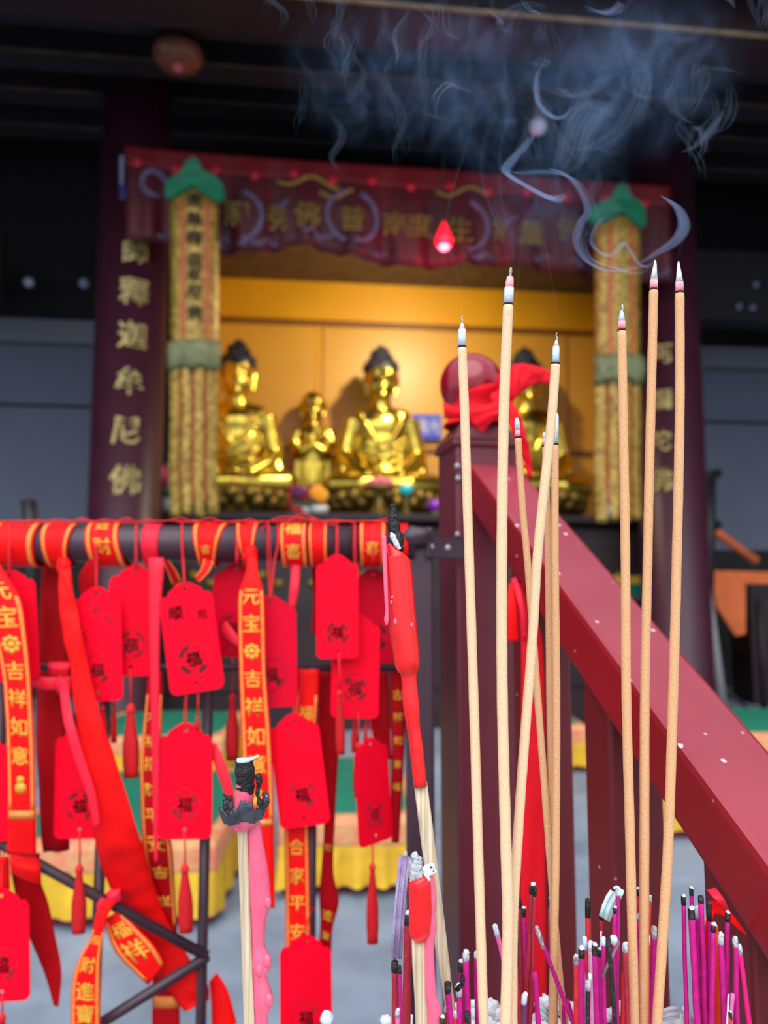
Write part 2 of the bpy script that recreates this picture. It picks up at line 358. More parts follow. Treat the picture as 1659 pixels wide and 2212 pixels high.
# roof, eave purlin, beams, slats
pz = hall(1200, 42, 3.15).z
m = MB(); q = [hw(-6.6, 2.85, pz + 0.10), hw(6.6, 2.85, pz + 0.10), hw(6.6, 7.0, pz + 2.7), hw(-6.6, 7.0, pz + 2.7)]
m.prism(q, [p + Vector((0, 0, 0.15)) for p in q]); struct(m.build('ceiling', M_DARK, smooth=False, at_=hw(0, 2.85, pz)))
m = MB(); hbox(m, -6.4, 6.4, 3.15, 3.4, pz, pz + 0.34); m.slot(1); hbox(m, -0.25, 6.4, 3.135, 3.15, pz - 0.006, pz + 0.006)
struct(m.build('eave_beam', [M_DARKR, M_EDGE], smooth=False, at_=hw(0, 3.2, pz)))
for i, (py, D) in enumerate(((52, 3.75), (152, 4.15), (232, 4.75), (306, 5.3))):
    z0 = hall(620, py, D).z
    m = MB(); hbox(m, -6.3, 6.3, D, D + 0.16, z0, z0 + 0.16); m.slot(1); hbox(m, -6.3, 6.3, D - 0.012, D, z0 - 0.004, z0 + 0.005)
    struct(m.build('ceiling_beam', [M_DARK, M_EDGE2], smooth=False, at_=hw(0, D, z0)))
    m = MB()
    for k in range(-24, 25):
        if random.random() < 0.8: hbox(m, k * 0.25 - 0.035, k * 0.25 + 0.035, D + 0.03, D + 0.09, z0 + 0.16, z0 + 0.52)
    m.slot(1)
    for k in range(-24, 25):
        if random.random() < 0.34: m.ball(hw(k * 0.25 + 0.1, D + 0.01, z0 + 0.21 + 0.1 * random.random()), 0.03, 8, 6)
    struct(m.build('ceiling_lattice', [M_SLAT, M_KNOBB], smooth=False, at_=hw(0, D, z0)))
for u in (-3.3, -2.15):
    m = MB(); a = hw(u, 3.2, pz + 0.2); b = hw(u, 6.5, pz + 1.6); m.tube([a, b], 0.09, 10); struct(m.build('rafter', M_DARKR, at_=a))
# lintel over the side walls with pale studs
m = MB(); z0 = hall(120, 640, 5.4).z; hbox(m, -6.38, -2.1, 5.4, 5.6, z0, z0 + 0.5); m.slot(1)
for px, py in ((62, 610), (182, 612)): m.ball(hp(px, py, 5.38), 0.035, 10, 7)
struct(m.build('lintel_beam', [M_DARK, M_KNOBB], smooth=False, at_=hw(-3.6, 5.4, z0)))
m = MB(); z0 = hall(1560, 690, 5.4).z; hbox(m, 2.3, 6.38, 5.4, 5.6, z0, z0 + 0.55); m.slot(1)
for px, py in ((1632, 615), (1595, 662), (1625, 664)): m.ball(hp(px, py, 5.38), 0.025, 10, 7)
struct(m.build('lintel_beam', [M_DARK, M_KNOBB], smooth=False, at_=hw(3.6, 5.4, z0)))
# two lacquered round columns with gilt characters
def column(px, chars, lab):
    c = hall(px, 900, 4.5); r = 0.2
    m = MB(); m.lathe([(r * 1.35, 0), (r * 1.35, 0.12), (r * 1.1, 0.2), (r, 0.22), (r * 0.985, 4.5)], hw(c.x, 4.5, 0), 48); m.slot(1)
    for ch, cx, cy_, h in chars:
        g = glyph(ch); p = hall(cx, cy_, 4.3); s = h * 4.3 / F; k = len(m.v); R2 = r + 0.004
        a0 = math.asin(max(-0.9, min(0.9, (p.x - c.x) / r)))
        vs = []
        for gx, gy in g[0]:
            a = a0 + gx * s / r; vs.append(hw(c.x + R2 * math.sin(a), 4.5 - R2 * math.cos(a), p.z + gy * s))
        m.add(vs, g[1])
    o = m.build('column', [M_COL, M_GOLDC], at_=hw(c.x, 4.5, 0), recalc=True); struct(o, lab)
column(276, [('師', 293, 541, 54), ('釋', 290, 628, 60), ('迦', 286, 722, 60), ('牟', 279, 822, 58), ('尼', 272, 930, 58), ('佛', 270, 1036, 62)], 'dark maroon lacquered column with six gilt characters beside the gold streamer')
column(1446, [('阿', 1436, 760, 46), ('彌', 1436, 860, 48), ('陀', 1436, 948, 48), ('佛', 1437, 1034, 54)], 'dark maroon lacquered column with gilt characters behind the tallest incense')
# shrine niche: ochre panels, frame, soffit
a = hall(440, 900, 5.9); b = hall(1330, 900, 5.9); zt = hall(840, 620, 5.9).z; zf = hall(840, 703, 5.9).z; zr = hall(840, 972, 5.9).z
m = MB(); hbox(m, a.x, b.x, 5.9, 6.0, 0.9, zt); m.slot(1); hbox(m, a.x, b.x, 5.86, 5.9, zf + 0.01, zt)
m.slot(2); hbox(m, a.x, b.x, 5.882, 5.9, zf - 0.03, zf + 0.008); us = hall(697, 800, 5.9).x; hbox(m, us - 0.006, us + 0.006, 5.894, 5.9, zr, zf); us2 = hall(1225, 800, 5.9).x; hbox(m, us2 - 0.006, us2 + 0.006, 5.894, 5.9, zr, zf)
hbox(m, a.x, b.x, 5.88, 5.9, zr - 0.02, zr + 0.02)
m.slot(1); hbox(m, us - 0.05, us - 0.008, 5.893, 5.9, 0.9, zf - 0.03)
struct(m.build('wall_niche', [M_PANEL, M_PANELF, M_SEAM], smooth=False, at_=hw((a.x + b.x) / 2, 5.9, 0.9)))
sbox('niche_soffit', M_NICHE, a.x, b.x, 4.75, 6.0, zt, zt + 0.06)
for nm, uu in (('niche_jamb', a.x), ('niche_jamb', b.x)): sbox(nm, M_PANELF, uu - 0.05, uu + 0.05, 5.1, 5.88, 1.42, zt - 0.02)

# ------------------------------------------------------------------ altar and what stands on it
ztop = hall(820, 1124, 4.95).z
root = thing('altar', 'long dark altar with gilt frieze and yellow and green trim carrying the golden statues', 'altar', hw(0.35, 5.3, 0), PSI)
def hl(u, n, z): return (u - 0.35, n - 5.3, z)
u0, u1 = hall(400, 1100, 4.95).x - 0.4, hall(1432, 1100, 4.95).x
m = MB(); m.box(hl((u0 + u1) / 2, 5.34, ztop / 2 - 0.02), (u1 - u0, 1.0, ztop - 0.04)); m.build('body', M_ALT, root, False, local=True, bevel=0.01)
m = MB(); m.box(hl((u0 + u1) / 2, 5.30, ztop + 0.0), (u1 - u0 + 0.1, 1.14, 0.05)); m.build('altar_top', M_DARKR, root, False, local=True, bevel=0.01)
m = MB()
for k in range(34): m.ball(hl(u0 + (k + 0.5) * (u1 - u0) / 34, 4.84, ztop - 0.36 - 0.05 * (k % 2)), 0.035, 8, 6, (1.2, 0.5, 1))
tag(m.build('carved_frieze', M_GOLDO, root, local=True), 'dull gilt carving')
for nm, mt, za, zb in (('trim_strip', M_YEL, 0.41, 0.36), ('trim_strip', M_GREEN, 0.49, 0.41), ('trim_strip', M_SILV, 0.52, 0.49)):
    m = MB(); m.box(hl(u1 - 0.75, 4.825, ztop - (za + zb) / 2), (1.4, 0.02, za - zb)); m.build(nm, mt, root, False, local=True)
m = MB(); m.box(hl((u0 + u1) / 2, 4.825, 0.5), (u1 - u0 - 0.2, 0.02, 0.5)); m.build('front_panel', M_DARKR, root, False, local=True)

def remesh(o, size, sm=6):
    r = o.modifiers.new('remesh', 'REMESH'); r.mode = 'VOXEL'; r.voxel_size = size; r.use_smooth_shade = True
    s = o.modifiers.new('smooth', 'SMOOTH'); s.iterations = sm; s.factor = 0.5
def head(m, c, s):               # skull, face, nose, brows, lips, chin, long ears ; faces -y
    c = Vector(c); q = lambda x, y, z: c + Vector((x, y, z)) * s
    m.ball(q(0, 0.01, 0.02), 0.105 * s, 18, 12, (0.98, 1.05, 1.12)); m.ball(q(0, -0.03, -0.05), 0.088 * s, 16, 10, (0.98, 0.9, 1.05))
    m.tube([q(0, -0.098, 0.04), q(0, -0.118, -0.005), q(0, -0.124, -0.03)], [0.010 * s, 0.014 * s, 0.018 * s], 8)
    for e in (-1, 1):
        m.tube([q(e * 0.012, -0.1, 0.035), q(e * 0.045, -0.098, 0.05), q(e * 0.078, -0.074, 0.034)], 0.008 * s, 6)
        m.ball(q(e * 0.042, -0.088, 0.018), 0.02 * s, 8, 6, (1.3, 0.6, 0.55))
        m.tube([q(e * 0.1, 0.02, 0.045), q(e * 0.108, 0.022, 0.0), q(e * 0.1, 0.01, -0.06), q(e * 0.094, 0.0, -0.11)], [0.014 * s, 0.018 * s, 0.013 * s, 0.011 * s], 8)
        m.ball(q(e * 0.05, -0.06, -0.05), 0.035 * s, 8, 6)
    m.ball(q(0, -0.108, -0.065), 0.02 * s, 10, 6, (1.5, 0.6, 0.42)); m.ball(q(0, -0.104, -0.083), 0.018 * s, 10, 6, (1.3, 0.6, 0.5)); m.ball(q(0, -0.088, -0.118), 0.028 * s, 10, 6)
    m.tube([q(0, 0.01, -0.08), q(0, 0.015, -0.2)], [0.062 * s, 0.072 * s], 14)
def fingers(m, c, side, s):
    c = Vector(c)
    for k in range(4):
        a = c + Vector((-side * 0.0, -0.01 + 0.0, 0.012)) + Vector((0, -0.016 * (k - 1.5), 0)) * s
        m.tube([a, a + Vector((-side * 0.05, -0.004, 0.006)) * s, a + Vector((-side * (0.085 - 0.006 * abs(k - 1.2)), 0.0, -0.004)) * s], [0.011 * s, 0.010 * s, 0.008 * s], 7)
    m.tube([c + Vector((0, 0.02, 0.02)) * s, c + Vector((-side * 0.03, 0.01, 0.05)) * s, c + Vector((-side * 0.055, -0.01, 0.06)) * s], [0.014 * s, 0.011 * s, 0.008 * s], 7)
def build_buddha():
    root = thing('buddha_statue', 'x', 'statue', (0, 0, 0), PSI)
    m = MB()
    m.ball((0, 0.02, 0.12), 0.23, 20, 12, (1.0, 0.72, 0.72)); m.ball((0, 0.02, 0.33), 0.185, 20, 14, (1.0, 0.68, 1.25)); m.ball((0, 0.02, 0.47), 0.19, 20, 12, (1.05, 0.66, 0.72))
    m.tube([(-0.175, 0.02, 0.515), (0, 0.02, 0.545), (0.175, 0.02, 0.515)], [0.078, 0.085, 0.078], 12)
    for e in (-1, 1):
        m.tube([(e * 0.19, 0.02, 0.52), (e * 0.222, 0.015, 0.41), (e * 0.252, 0.0, 0.285)], [0.074, 0.064, 0.054], 14)
        m.tube([(e * 0.252, 0.0, 0.285), (e * 0.205, -0.09, 0.2), (e * 0.10, -0.2, 0.125)], [0.054, 0.046, 0.034], 12)
        m.ball((e * 0.06, -0.215, 0.11), 0.036, 10, 8, (1.3, 1.0, 0.6)); fingers(m, (e * 0.05, -0.22, 0.10), e, 0.9)
        m.tube([(e * 0.09, 0.02, 0.09), (e * 0.24, -0.06, 0.085), (e * 0.345, -0.16, 0.07)], [0.10, 0.095, 0.075], 14)
        m.tube([(e * 0.345, -0.16, 0.07), (e * 0.16, -0.26, 0.06), (-e * 0.06, -0.245, 0.075)], [0.072, 0.06, 0.045], 12)
        m.tube([(e * 0.19, -0.045, 0.56), (e * 0.12, -0.115, 0.48), (e * 0.05, -0.135, 0.36), (0, -0.14, 0.29)], [0.016, 0.018, 0.018, 0.014], 7)
        m.tube([(e * 0.245, 0.03, 0.47), (e * 0.275, 0.03, 0.33), (e * 0.27, -0.03, 0.2), (e * 0.3, -0.06, 0.1)], [0.03, 0.04, 0.045, 0.04], 8)
    for k in range(5):
        z = 0.36 - 0.052 * k; m.tube([(-0.15 + 0.01 * k, -0.10, z + 0.05), (-0.03, -0.135 - 0.006 * k, z - 0.005), (0.09, -0.13, z + 0.03), (0.16, -0.09, z + 0.10)], 0.009, 6)
    m.tube([(-0.15, -0.09, 0.3), (0, -0.138, 0.255), (0.15, -0.09, 0.3)], 0.014, 7)
    m.tube([(0, 0.02, 0.56), (0, 0.015, 0.72)], [0.075, 0.064], 14)
    head(m, (0, 0.0, 0.79), 1.06)
    b = m.build('body', M_GOLD, root, local=True); remesh(b, 0.0075, 5)
    m = MB(); m.ball((0, 0.025, 0.855), 0.122, 22, 12, (1.0, 1.02, 0.78)); m.ball((0, 0.03, 0.945), 0.072, 18, 10, (1, 1, 0.9)); m.ball((0, 0.03, 1.005), 0.03, 12, 8)
    for i in range(150):
        zz = random.random(); an = random.random() * 2 * PI
        if zz < 0.72:
            el = zz * 1.7; c = Vector((0.122 * math.cos(el) * math.cos(an), 0.025 + 0.125 * math.cos(el) * math.sin(an), 0.855 + 0.095 * math.sin(el)))
        else:
            el = (zz - 0.72) * 5; c = Vector((0.072 * math.cos(el) * math.cos(an), 0.03 + 0.072 * math.cos(el) * math.sin(an), 0.945 + 0.065 * math.sin(el)))
        m.ball(c, 0.014, 6, 4)
    tag(m.build('hair', M_HAIR, root, local=True), 'dark blue curled hair')
    th = MB(); th.lathe([(0.32, -0.155), (0.34, -0.145), (0.28, -0.12), (0.27, -0.09), (0.32, -0.05), (0.34, 0.0), (0.31, 0.03)], (0, -0.06, 0), 36)
    for row, (zz, rr) in enumerate(((-0.06, 0.32), (-0.015, 0.335))):
        for k in range(18):
            a = 2 * PI * (k + 0.5 * row) / 18; th.ball((rr * math.cos(a), -0.06 + rr * math.sin(a), zz), 0.052, 9, 7, (1, 1, 0.85))
    tag(th.build('lotus_throne', M_GOLDO, root, local=True), 'carved double lotus throne')
    return root
b0 = build_buddha()
def seat(o, px, py, D, s, lab):
    p = hall(px, py, D); z = ztop + 0.025 + 0.19 * s * 0.86; o.location = hw(p.x, D, z); o.scale = (s, s, s * 1.06); tag(o, lab, 'statue', 'seated golden statues on the altar')
seat(b0, 824, 1082, 5.46, 1.05, 'seated golden statue in the middle with a long shadow cast on the panel behind it')
b1 = copy_tree(b0); seat(b1, 508, 1085, 5.44, 1.05, 'seated golden statue half hidden by the gold streamer with green leaf top')
b2 = copy_tree(b0); seat(b2, 1141, 1085, 5.46, 1.07, 'seated golden statue mostly hidden behind the red newel knob')

def build_monk():
    root = thing('attendant_statue', 'x', 'statue', (0, 0, 0), PSI); m = MB()
    m.tube([(0, 0, 0.02), (0, 0, 0.25), (0, 0, 0.5), (0, 0.0, 0.66), (0, 0, 0.74)], [0.125, 0.115, 0.12, 0.13, 0.09], 18, flat=0.72)
    for e in (-1, 1):
        m.tube([(e * 0.11, 0, 0.7), (e * 0.145, -0.01, 0.6), (e * 0.13, -0.06, 0.5)], [0.05, 0.05, 0.045], 12)
        m.tube([(e * 0.13, -0.06, 0.5), (e * 0.07, -0.12, 0.53), (e * 0.012, -0.14, 0.57)], [0.05, 0.042, 0.028], 12)
        m.tube([(e * 0.12, -0.05, 0.5), (e * 0.13, -0.05, 0.35), (e * 0.115, -0.04, 0.2)], [0.05, 0.045, 0.02], 10)
        for k in range(4): m.tube([(e * 0.012, -0.142 + 0.008 * k, 0.57), (e * 0.009, -0.146 + 0.008 * k, 0.63 - 0.004 * abs(k - 1))], 0.008, 6)
        m.tube([(e * 0.02, -0.12, 0.575), (e * 0.016, -0.118, 0.61)], 0.009, 6)
        m.tube([(e * 0.1, -0.05, 0.73), (e * 0.06, -0.09, 0.66), (0, -0.1, 0.6)], 0.013, 7)
    for k in range(6):
        x = -0.09 + 0.036 * k; m.tube([(x, -0.075, 0.44), (x * 1.1, -0.085, 0.25), (x * 1.2, -0.082, 0.04)], 0.011, 6)
    head(m, (0, 0, 0.90), 0.9); b = m.build('body', M_GOLD, root, local=True); remesh(b, 0.0075, 4)
    m = MB(); m.lathe([(0.17, 0.0), (0.18, 0.02), (0.15, 0.05), (0.14, 0.06)], (0, 0, -0.03), 24); m.build('base', M_GOLDO, root, local=True)
    return root
mk = build_monk(); p = hall(674, 1100, 5.72); mk.location = hw(p.x, 5.72, ztop + 0.055); mk.scale = (0.97, 0.97, 0.97)
tag(mk, 'standing golden monk statue with joined hands between two seated statues', 'statue')

def bouquet(px, py, D, label, mats, n, r, vase=False, seed=1):
    rr = random.Random(seed); p = hall(px, py, D); base = hw(p.x, D, ztop + 0.025)
    root = thing('flower_bouquet', label, 'flowers', base); z0 = p.z - base.z
    m = MB()
    if vase: m.lathe([(0.035, 0), (0.05, 0.02), (0.06, 0.07), (0.035, 0.12), (0.045, 0.15)], base, 20)
    else: m.lathe([(0.05, 0), (0.06, 0.03), (0.05, 0.05)], base, 20)
    m.build('vase', M_PORC, root)
    m = MB()
    for k in range(10):
        a = rr.random() * 6.28; m.ball(base + Vector((r * 0.7 * math.cos(a), r * 0.5 * math.sin(a), z0 - r * 0.3 * rr.random())), 0.05, 8, 5, (1.0, 0.4, 0.5))
    m.build('leaf_bunch', M_FLEAF, root)
    for k in range(n):
        a = rr.random() * 6.28; q = rr.random() ** 0.5 * r
        c = base + Vector((q * math.cos(a), q * 0.5 * math.sin(a) - 0.03, z0 + (rr.random() - 0.4) * r * 1.3)); m = MB()
        for j in range(7):
            b = j * 6.28 / 7; m.ball(c + Vector((0.022 * math.cos(b), -0.006, 0.022 * math.sin(b))), 0.022, 8, 5, (1, 0.6, 1))
        m.ball(c + Vector((0, -0.012, 0)), 0.016, 8, 5)
        m.build('blossom', mats[k % len(mats)], root)
bouquet(662, 1088, 4.86, 'red bouquet with one orange bloom standing before the monk statue', [M_FRED, M_FRED, M_FPUR, M_FRED], 12, 0.11, seed=3)
bouquet(690, 1068, 4.80, 'small orange flower head standing over the red bouquet', [M_FORA], 4, 0.03, seed=4)
bouquet(368, 1055, 4.86, 'tall pink and red bouquet standing by the column with six gilt characters', [M_FPNK, M_FRED, M_FPUR], 14, 0.13, True, seed=5)
bouquet(1325, 1060, 4.86, 'pink bouquet in a vase below the smoke-veiled streamer', [M_FPNK, M_FRED, M_FPNK], 14, 0.12, True, seed=6)
def jar(px, py, D, r, m_, name, label, cat):
    p = hall(px, py, D); b = hw(p.x, D, ztop + 0.025); h = max(0.06, p.z - b.z)
    root = thing(name, label, cat, b)
    m = MB(); m.lathe([(r * 0.6, 0), (r * 0.7, 0.01), (r * 0.25, h * 0.45), (r * 0.5, h * 0.7)], b, 20); m.build('stand', M_GOLDO, root)
    m = MB(); m.ball(b + Vector((0, 0, h)), r, 18, 12, (1, 1, 0.85)); m.build('globe', m_, root)
jar(877, 1058, 4.84, 0.046, M_TEAL, 'altar_lamp', 'teal glass globe lamp before the middle seated statue', 'lamp')
jar(940, 1098, 4.82, 0.05, M_PURP, 'altar_lamp', 'purple glass globe lamp beside the red newel post', 'lamp')
p = hall(820, 1049, 4.84); b = hw(p.x, 4.84, ztop + 0.025); root = thing('offering_dish', 'footed dish of pink offerings before the middle seated statue', 'dish', b); h = p.z - b.z
m = MB(); m.lathe([(0.07, 0), (0.06, 0.015), (0.022, h * 0.5), (0.03, h - 0.045), (0.10, h - 0.025), (0.105, h - 0.01)], b, 28); m.build('dish', M_GOLDO, root)
for k in range(7):
    a = k * 6.28 / 6; q = 0.058 if k < 6 else 0; m = MB(); m.ball(b + Vector((q * math.cos(a), q * math.sin(a), h + (0.012 if k < 6 else 0.03))), 0.032, 12, 8); m.build('sweet', M_OFF, root)
# small blue plaque on the niche wall
p = hall(922, 922, 5.85); root = thing('plaque', 'small blue plaque with white characters on the ochre niche wall', 'sign', hw(p.x, 5.855, p.z), PSI)
m = MB(); m.box((0, 0, 0), (0.23, 0.02, 0.2)); m.build('board', M_BLUE, root, False, local=True, bevel=0.004)
m = MB()
for ch, x in (('佛', -0.04), ('光', 0.06)):
    g = glyph(ch); m.add([(x + gx * 0.085, -0.0125, gy * 0.12) for gx, gy in g[0]], g[1])
m.build('lettering', M_WHITE, root, False, local=True)

# ------------------------------------------------------------------ valance, streamers, hanging lamps
VT = [(268, 316), (360, 326), (600, 345), (900, 364), (1200, 388), (1448, 404)]
VB = [(286, 520), (360, 528), (480, 548), (560, 548), (640, 530), (720, 546), (800, 566), (900, 582), (1030, 572), (1150, 580), (1280, 600), (1440, 612)]
def ip(T, x):
    if x <= T[0][0]: return T[0][1]
    for (a, ya), (b, yb) in zip(T, T[1:]):
        if x <= b: t = (x - a) / (b - a); return ya + (yb - ya) * t
    return T[-1][1]
DV = 4.22
root = thing('valance', 'long maroon embroidered valance with gold characters hung across the shrine front', 'valance', hp(850, 370, DV))
def vpt(px, t, off=0.0):
    y = ip(VT, px) * (1 - t) + ip(VB, px) * t; q = hall(px, y, DV); return hw(q.x, DV + 0.03 * math.sin(px * 0.055) * t + 0.015 * math.sin(px * 0.13) * t - off, q.z)
def vsheet(name, mt, x0, x1, t0, t1, off, nx=120, ny=8):
    m = MB(); xs = [x0 + (x1 - x0) * i / nx for i in range(nx + 1)]
    vs = [vpt(x, t0 + (t1 - t0) * j / ny, off) for j in range(ny + 1) for x in xs]
    m.add(vs, [[j * (nx + 1) + i, j * (nx + 1) + i + 1, (j + 1) * (nx + 1) + i + 1, (j + 1) * (nx + 1) + i] for j in range(ny) for i in range(nx)])
    o = m.build(name, mt, root); s = o.modifiers.new('thick', 'SOLIDIFY'); s.thickness = 0.006; return o
vsheet('cloth', M_VAL, 270, 1446, 0, 1, 0.0); vsheet('top_band', M_VALT, 270, 1446, 0.0, 0.2, 0.012)
def vtext(m, ch, px, py, h):
    q = hall(px, py, DV); g = symbol(ch); s = h * DV / F
    t = (py - ip(VT, px)) / (ip(VB, px) - ip(VT, px)); o = vpt(px, t, 0.016)
    m.add([o + U * (gx * s) + Z * (gy * s) for gx, gy in g[0]], g[1])
for ch, px, py in (('照', 512, 466), ('弥', 608, 472), ('佛', 664, 470), ('普', 760, 478), ('南', 852, 488), ('度', 905, 492), ('生', 992, 500), ('無', 1088, 498), ('量', 1146, 506), ('佛', 1226, 498)): m = MB(); vtext(m, ch, px, py, 56); m.build('character', M_EMBG, root, False)
for cx, cy_, a0, a1, R in ((512, 470, -80, 80, 54), (760, 470, 100, 265, 54), (760, 470, -85, 80, 54), (1000, 492, -80, 80, 54), (335, 400, 20, 300, 26)):
    m = MB(); m.tube([vpt(cx + R * math.cos(math.radians(a)), (cy_ - R * math.sin(math.radians(a)) - ip(VT, cx)) / (ip(VB, cx) - ip(VT, cx)), 0.012) for a in range(a0, a1 + 1, 12)], 0.017, 8); m.build('embroidered_arc', M_SILV, root)
rr = random.Random(8)
for k in range(26):
    x = 300 + rr.random() * 1120; t = rr.choice([0.86, 0.9, 0.82, 0.5]) if k > 6 else 0.9
    m = MB(); m.tube([vpt(x + d, min(0.96, t + 0.03 * math.sin(d * 0.2)), 0.01) for d in range(0, int(18 + rr.random() * 34), 5)], 0.011, 7); m.build('embroidered_cloud', M_SILV, root)
for x0, x1, t in ((598, 735, 0.24), (690, 770, 0.34), (940, 1060, 0.22)):
    m = MB(); m.tube([vpt(x, t + 0.05 * math.sin((x - x0) * 0.06), 0.014) for x in range(x0, x1, 8)], 0.012, 8); m.build('embroidered_wave', M_EMBG, root)
for k in range(14):
    m = MB(); m.ball(vpt(298 + k * 84, 0.17 + 0.03 * (k % 2), 0.015), 0.03, 10, 7, (1, 0.5, 1)); m.build('rosette', M_ROS, root)

def streamer(x0, x1, yt, yb, yl, ybelt, label, chars):
    D = 4.02; pc = hall((x0 + x1) / 2, yt, D); root = thing('hanging_streamer', label, 'banner', hw(pc.x, D, pc.z))
    slant = (x1 - x0) * 0.0
    def pos(u, y, off=0.0):
        q = hall(x0 + (x1 - x0) * u, y, D); return hw(q.x, D + 0.05 * (2 * u - 1) ** 2 - off, q.z)
    def sheet(name, mt, ua, ub, ya, yb_, off=0.0, wav=0.0, nu=8, ny=10):
        m = MB(); vs = []
        for j in range(ny + 1):
            y = ya + (yb_ - ya) * j / ny
            for i in range(nu + 1): vs.append(pos(ua + (ub - ua) * i / nu + wav * math.sin(y * 0.03) * j / ny, y, off + 0.012 * wav * 10 * math.sin(y * 0.05 + ua * 9)))
        m.add(vs, [[j * (nu + 1) + i, j * (nu + 1) + i + 1, (j + 1) * (nu + 1) + i + 1, (j + 1) * (nu + 1) + i] for j in range(ny) for i in range(nu)])
        o = m.build(name, mt, root); s = o.modifiers.new('thick', 'SOLIDIFY'); s.thickness = 0.006; return o
    sheet('panel', M_STRG, 0.03, 0.97, yt, ybelt + 25)
    for u in (0.29, 0.76): sheet('orange_stripe', M_STRO, u - 0.04, u + 0.04, yt + 20, ybelt, 0.008)
    for ch, y in chars:
        m = MB(); g = glyph(ch); o = pos(0.52, y, 0.012); s = 34 * D / F; m.add([o + U * (gx * s) + Z * (gy * s) for gx, gy in g[0]], g[1]); m.build('character', M_INK, root, False)
    m = MB(); w_ = x1 - x0
    pts = [(-0.03, 0.0), (-0.1, -18), (-0.06, -42), (0.1, -46), (0.26, -50), (0.36, -72), (0.5, -82), (0.62, -72), (0.7, -52), (0.9, -48), (1.06, -36), (1.1, -8), (1.0, 8), (0.78, 2), (0.5, -20), (0.22, -4)]
    front = [pos(u, yl + dy + 0, 0.03) for u, dy in pts]; back = [p + NN * 0.03 for p in front]; m.prism(front, back)
    tag(m.build('leaf_cap', M_LEAF, root, False, bevel=0.006), 'green lotus leaf cap')
    m = MB(); m.tube([pos(0.5, yl - 60, -0.0), pos(0.5, yl - 74, -0.11), pos(0.5, yl - 78, -0.2)], 0.008, 7); m.build('hook', M_BLK, root)
    m = MB(); ny = 6; nu = 12; vs = []
    for j in range(ny + 1):
        y = ybelt - 28 + 62 * j / ny
        for i in range(nu + 1): vs.append(pos(-0.02 + 1.04 * i / nu, y + 5 * math.sin(i * 1.4) * j / ny, 0.02 + 0.025 * math.sin(PI * j / ny)))
    m.add(vs, [[j * (nu + 1) + i, j * (nu + 1) + i + 1, (j + 1) * (nu + 1) + i + 1, (j + 1) * (nu + 1) + i] for j in range(ny) for i in range(nu)])
    o = m.build('leaf_belt', M_BELT, root); o.modifiers.new('thick', 'SOLIDIFY').thickness = 0.012
    for k in range(4):
        sheet('tail', M_STRG, 0.03 + 0.245 * k, 0.21 + 0.245 * k, ybelt + 22, yb - 6 * (k % 2), 0.005, 0.02 if k else 0.03, 5, 24)
        if k < 3: sheet('orange_fold', M_STRO, 0.2 + 0.245 * k, 0.29 + 0.245 * k, ybelt + 24, yb - 30, -0.02, 0.0, 3, 16)
streamer(362, 474, 408, 1116, 424, 762, 'gold streamer with green leaf cap hanging beside the column with six gilt characters', [(c, y) for c, y in zip('南無釋迦牟尼佛', (433, 474, 516, 562, 594, 632, 676))])
streamer(1288, 1394, 466, 1128, 480, 792, 'gold streamer with green leaf cap veiled by curling smoke', [])
def lamp_hang(px, py, D, label, parts):
    p = hp(px, py, D); root = thing('hanging_lamp', label, 'lamp', p)
    for nm, mt, prof in parts: m = MB(); m.lathe(prof, p, 28); m.build(nm, mt, root)
lamp_hang(385, 120, 3.95, 'unlit brown dish lamp on a grey stem under the dark ceiling', [
    ('stem', M_CABLE, [(0.03, 0.10), (0.028, 0.16), (0.022, 0.5)]), ('shade', M_BRASS, [(0.05, -0.055), (0.11, -0.045), (0.135, 0.0), (0.12, 0.035), (0.05, 0.07), (0.035, 0.1)]), ('bulb', M_OFF, [(0.004, -0.095), (0.026, -0.08), (0.034, -0.06), (0.02, -0.04)])])
lamp_hang(1162, 272, 3.95, 'pale unlit light bulb hanging in the smoke', [
    ('bulb', M_BULB, [(0.005, -0.05), (0.035, -0.04), (0.05, -0.005), (0.04, 0.028), (0.022, 0.05)]), ('socket', M_BRASS, [(0.022, 0.045), (0.026, 0.055), (0.024, 0.10), (0.008, 0.115)]), ('cord', M_CABLE, [(0.006, 0.11), (0.006, 1.1)])])
lamp_hang(959, 520, 4.02, 'glowing red pointed lamp hanging in front of the maroon valance', [
    ('glass', M_REDLAMP, [(0.006, -0.045), (0.04, -0.03), (0.05, 0.0), (0.034, 0.045), (0.016, 0.085), (0.006, 0.11)]), ('lit_bulb', M_REDCORE, [(0.004, -0.056), (0.022, -0.05), (0.034, -0.03), (0.028, -0.02)]), ('cord', M_BLK, [(0.003, 0.10), (0.003, 1.0)])])
d = bpy.data.lights.new('red_lamp_glow', 'POINT'); d.energy = 4.5; d.color = (1, 0.06, 0.12); d.shadow_soft_size = 0.05
o = bpy.data.objects.new('red_lamp_glow', d); C.objects.link(o); o.location = hp(958, 545, 3.93)

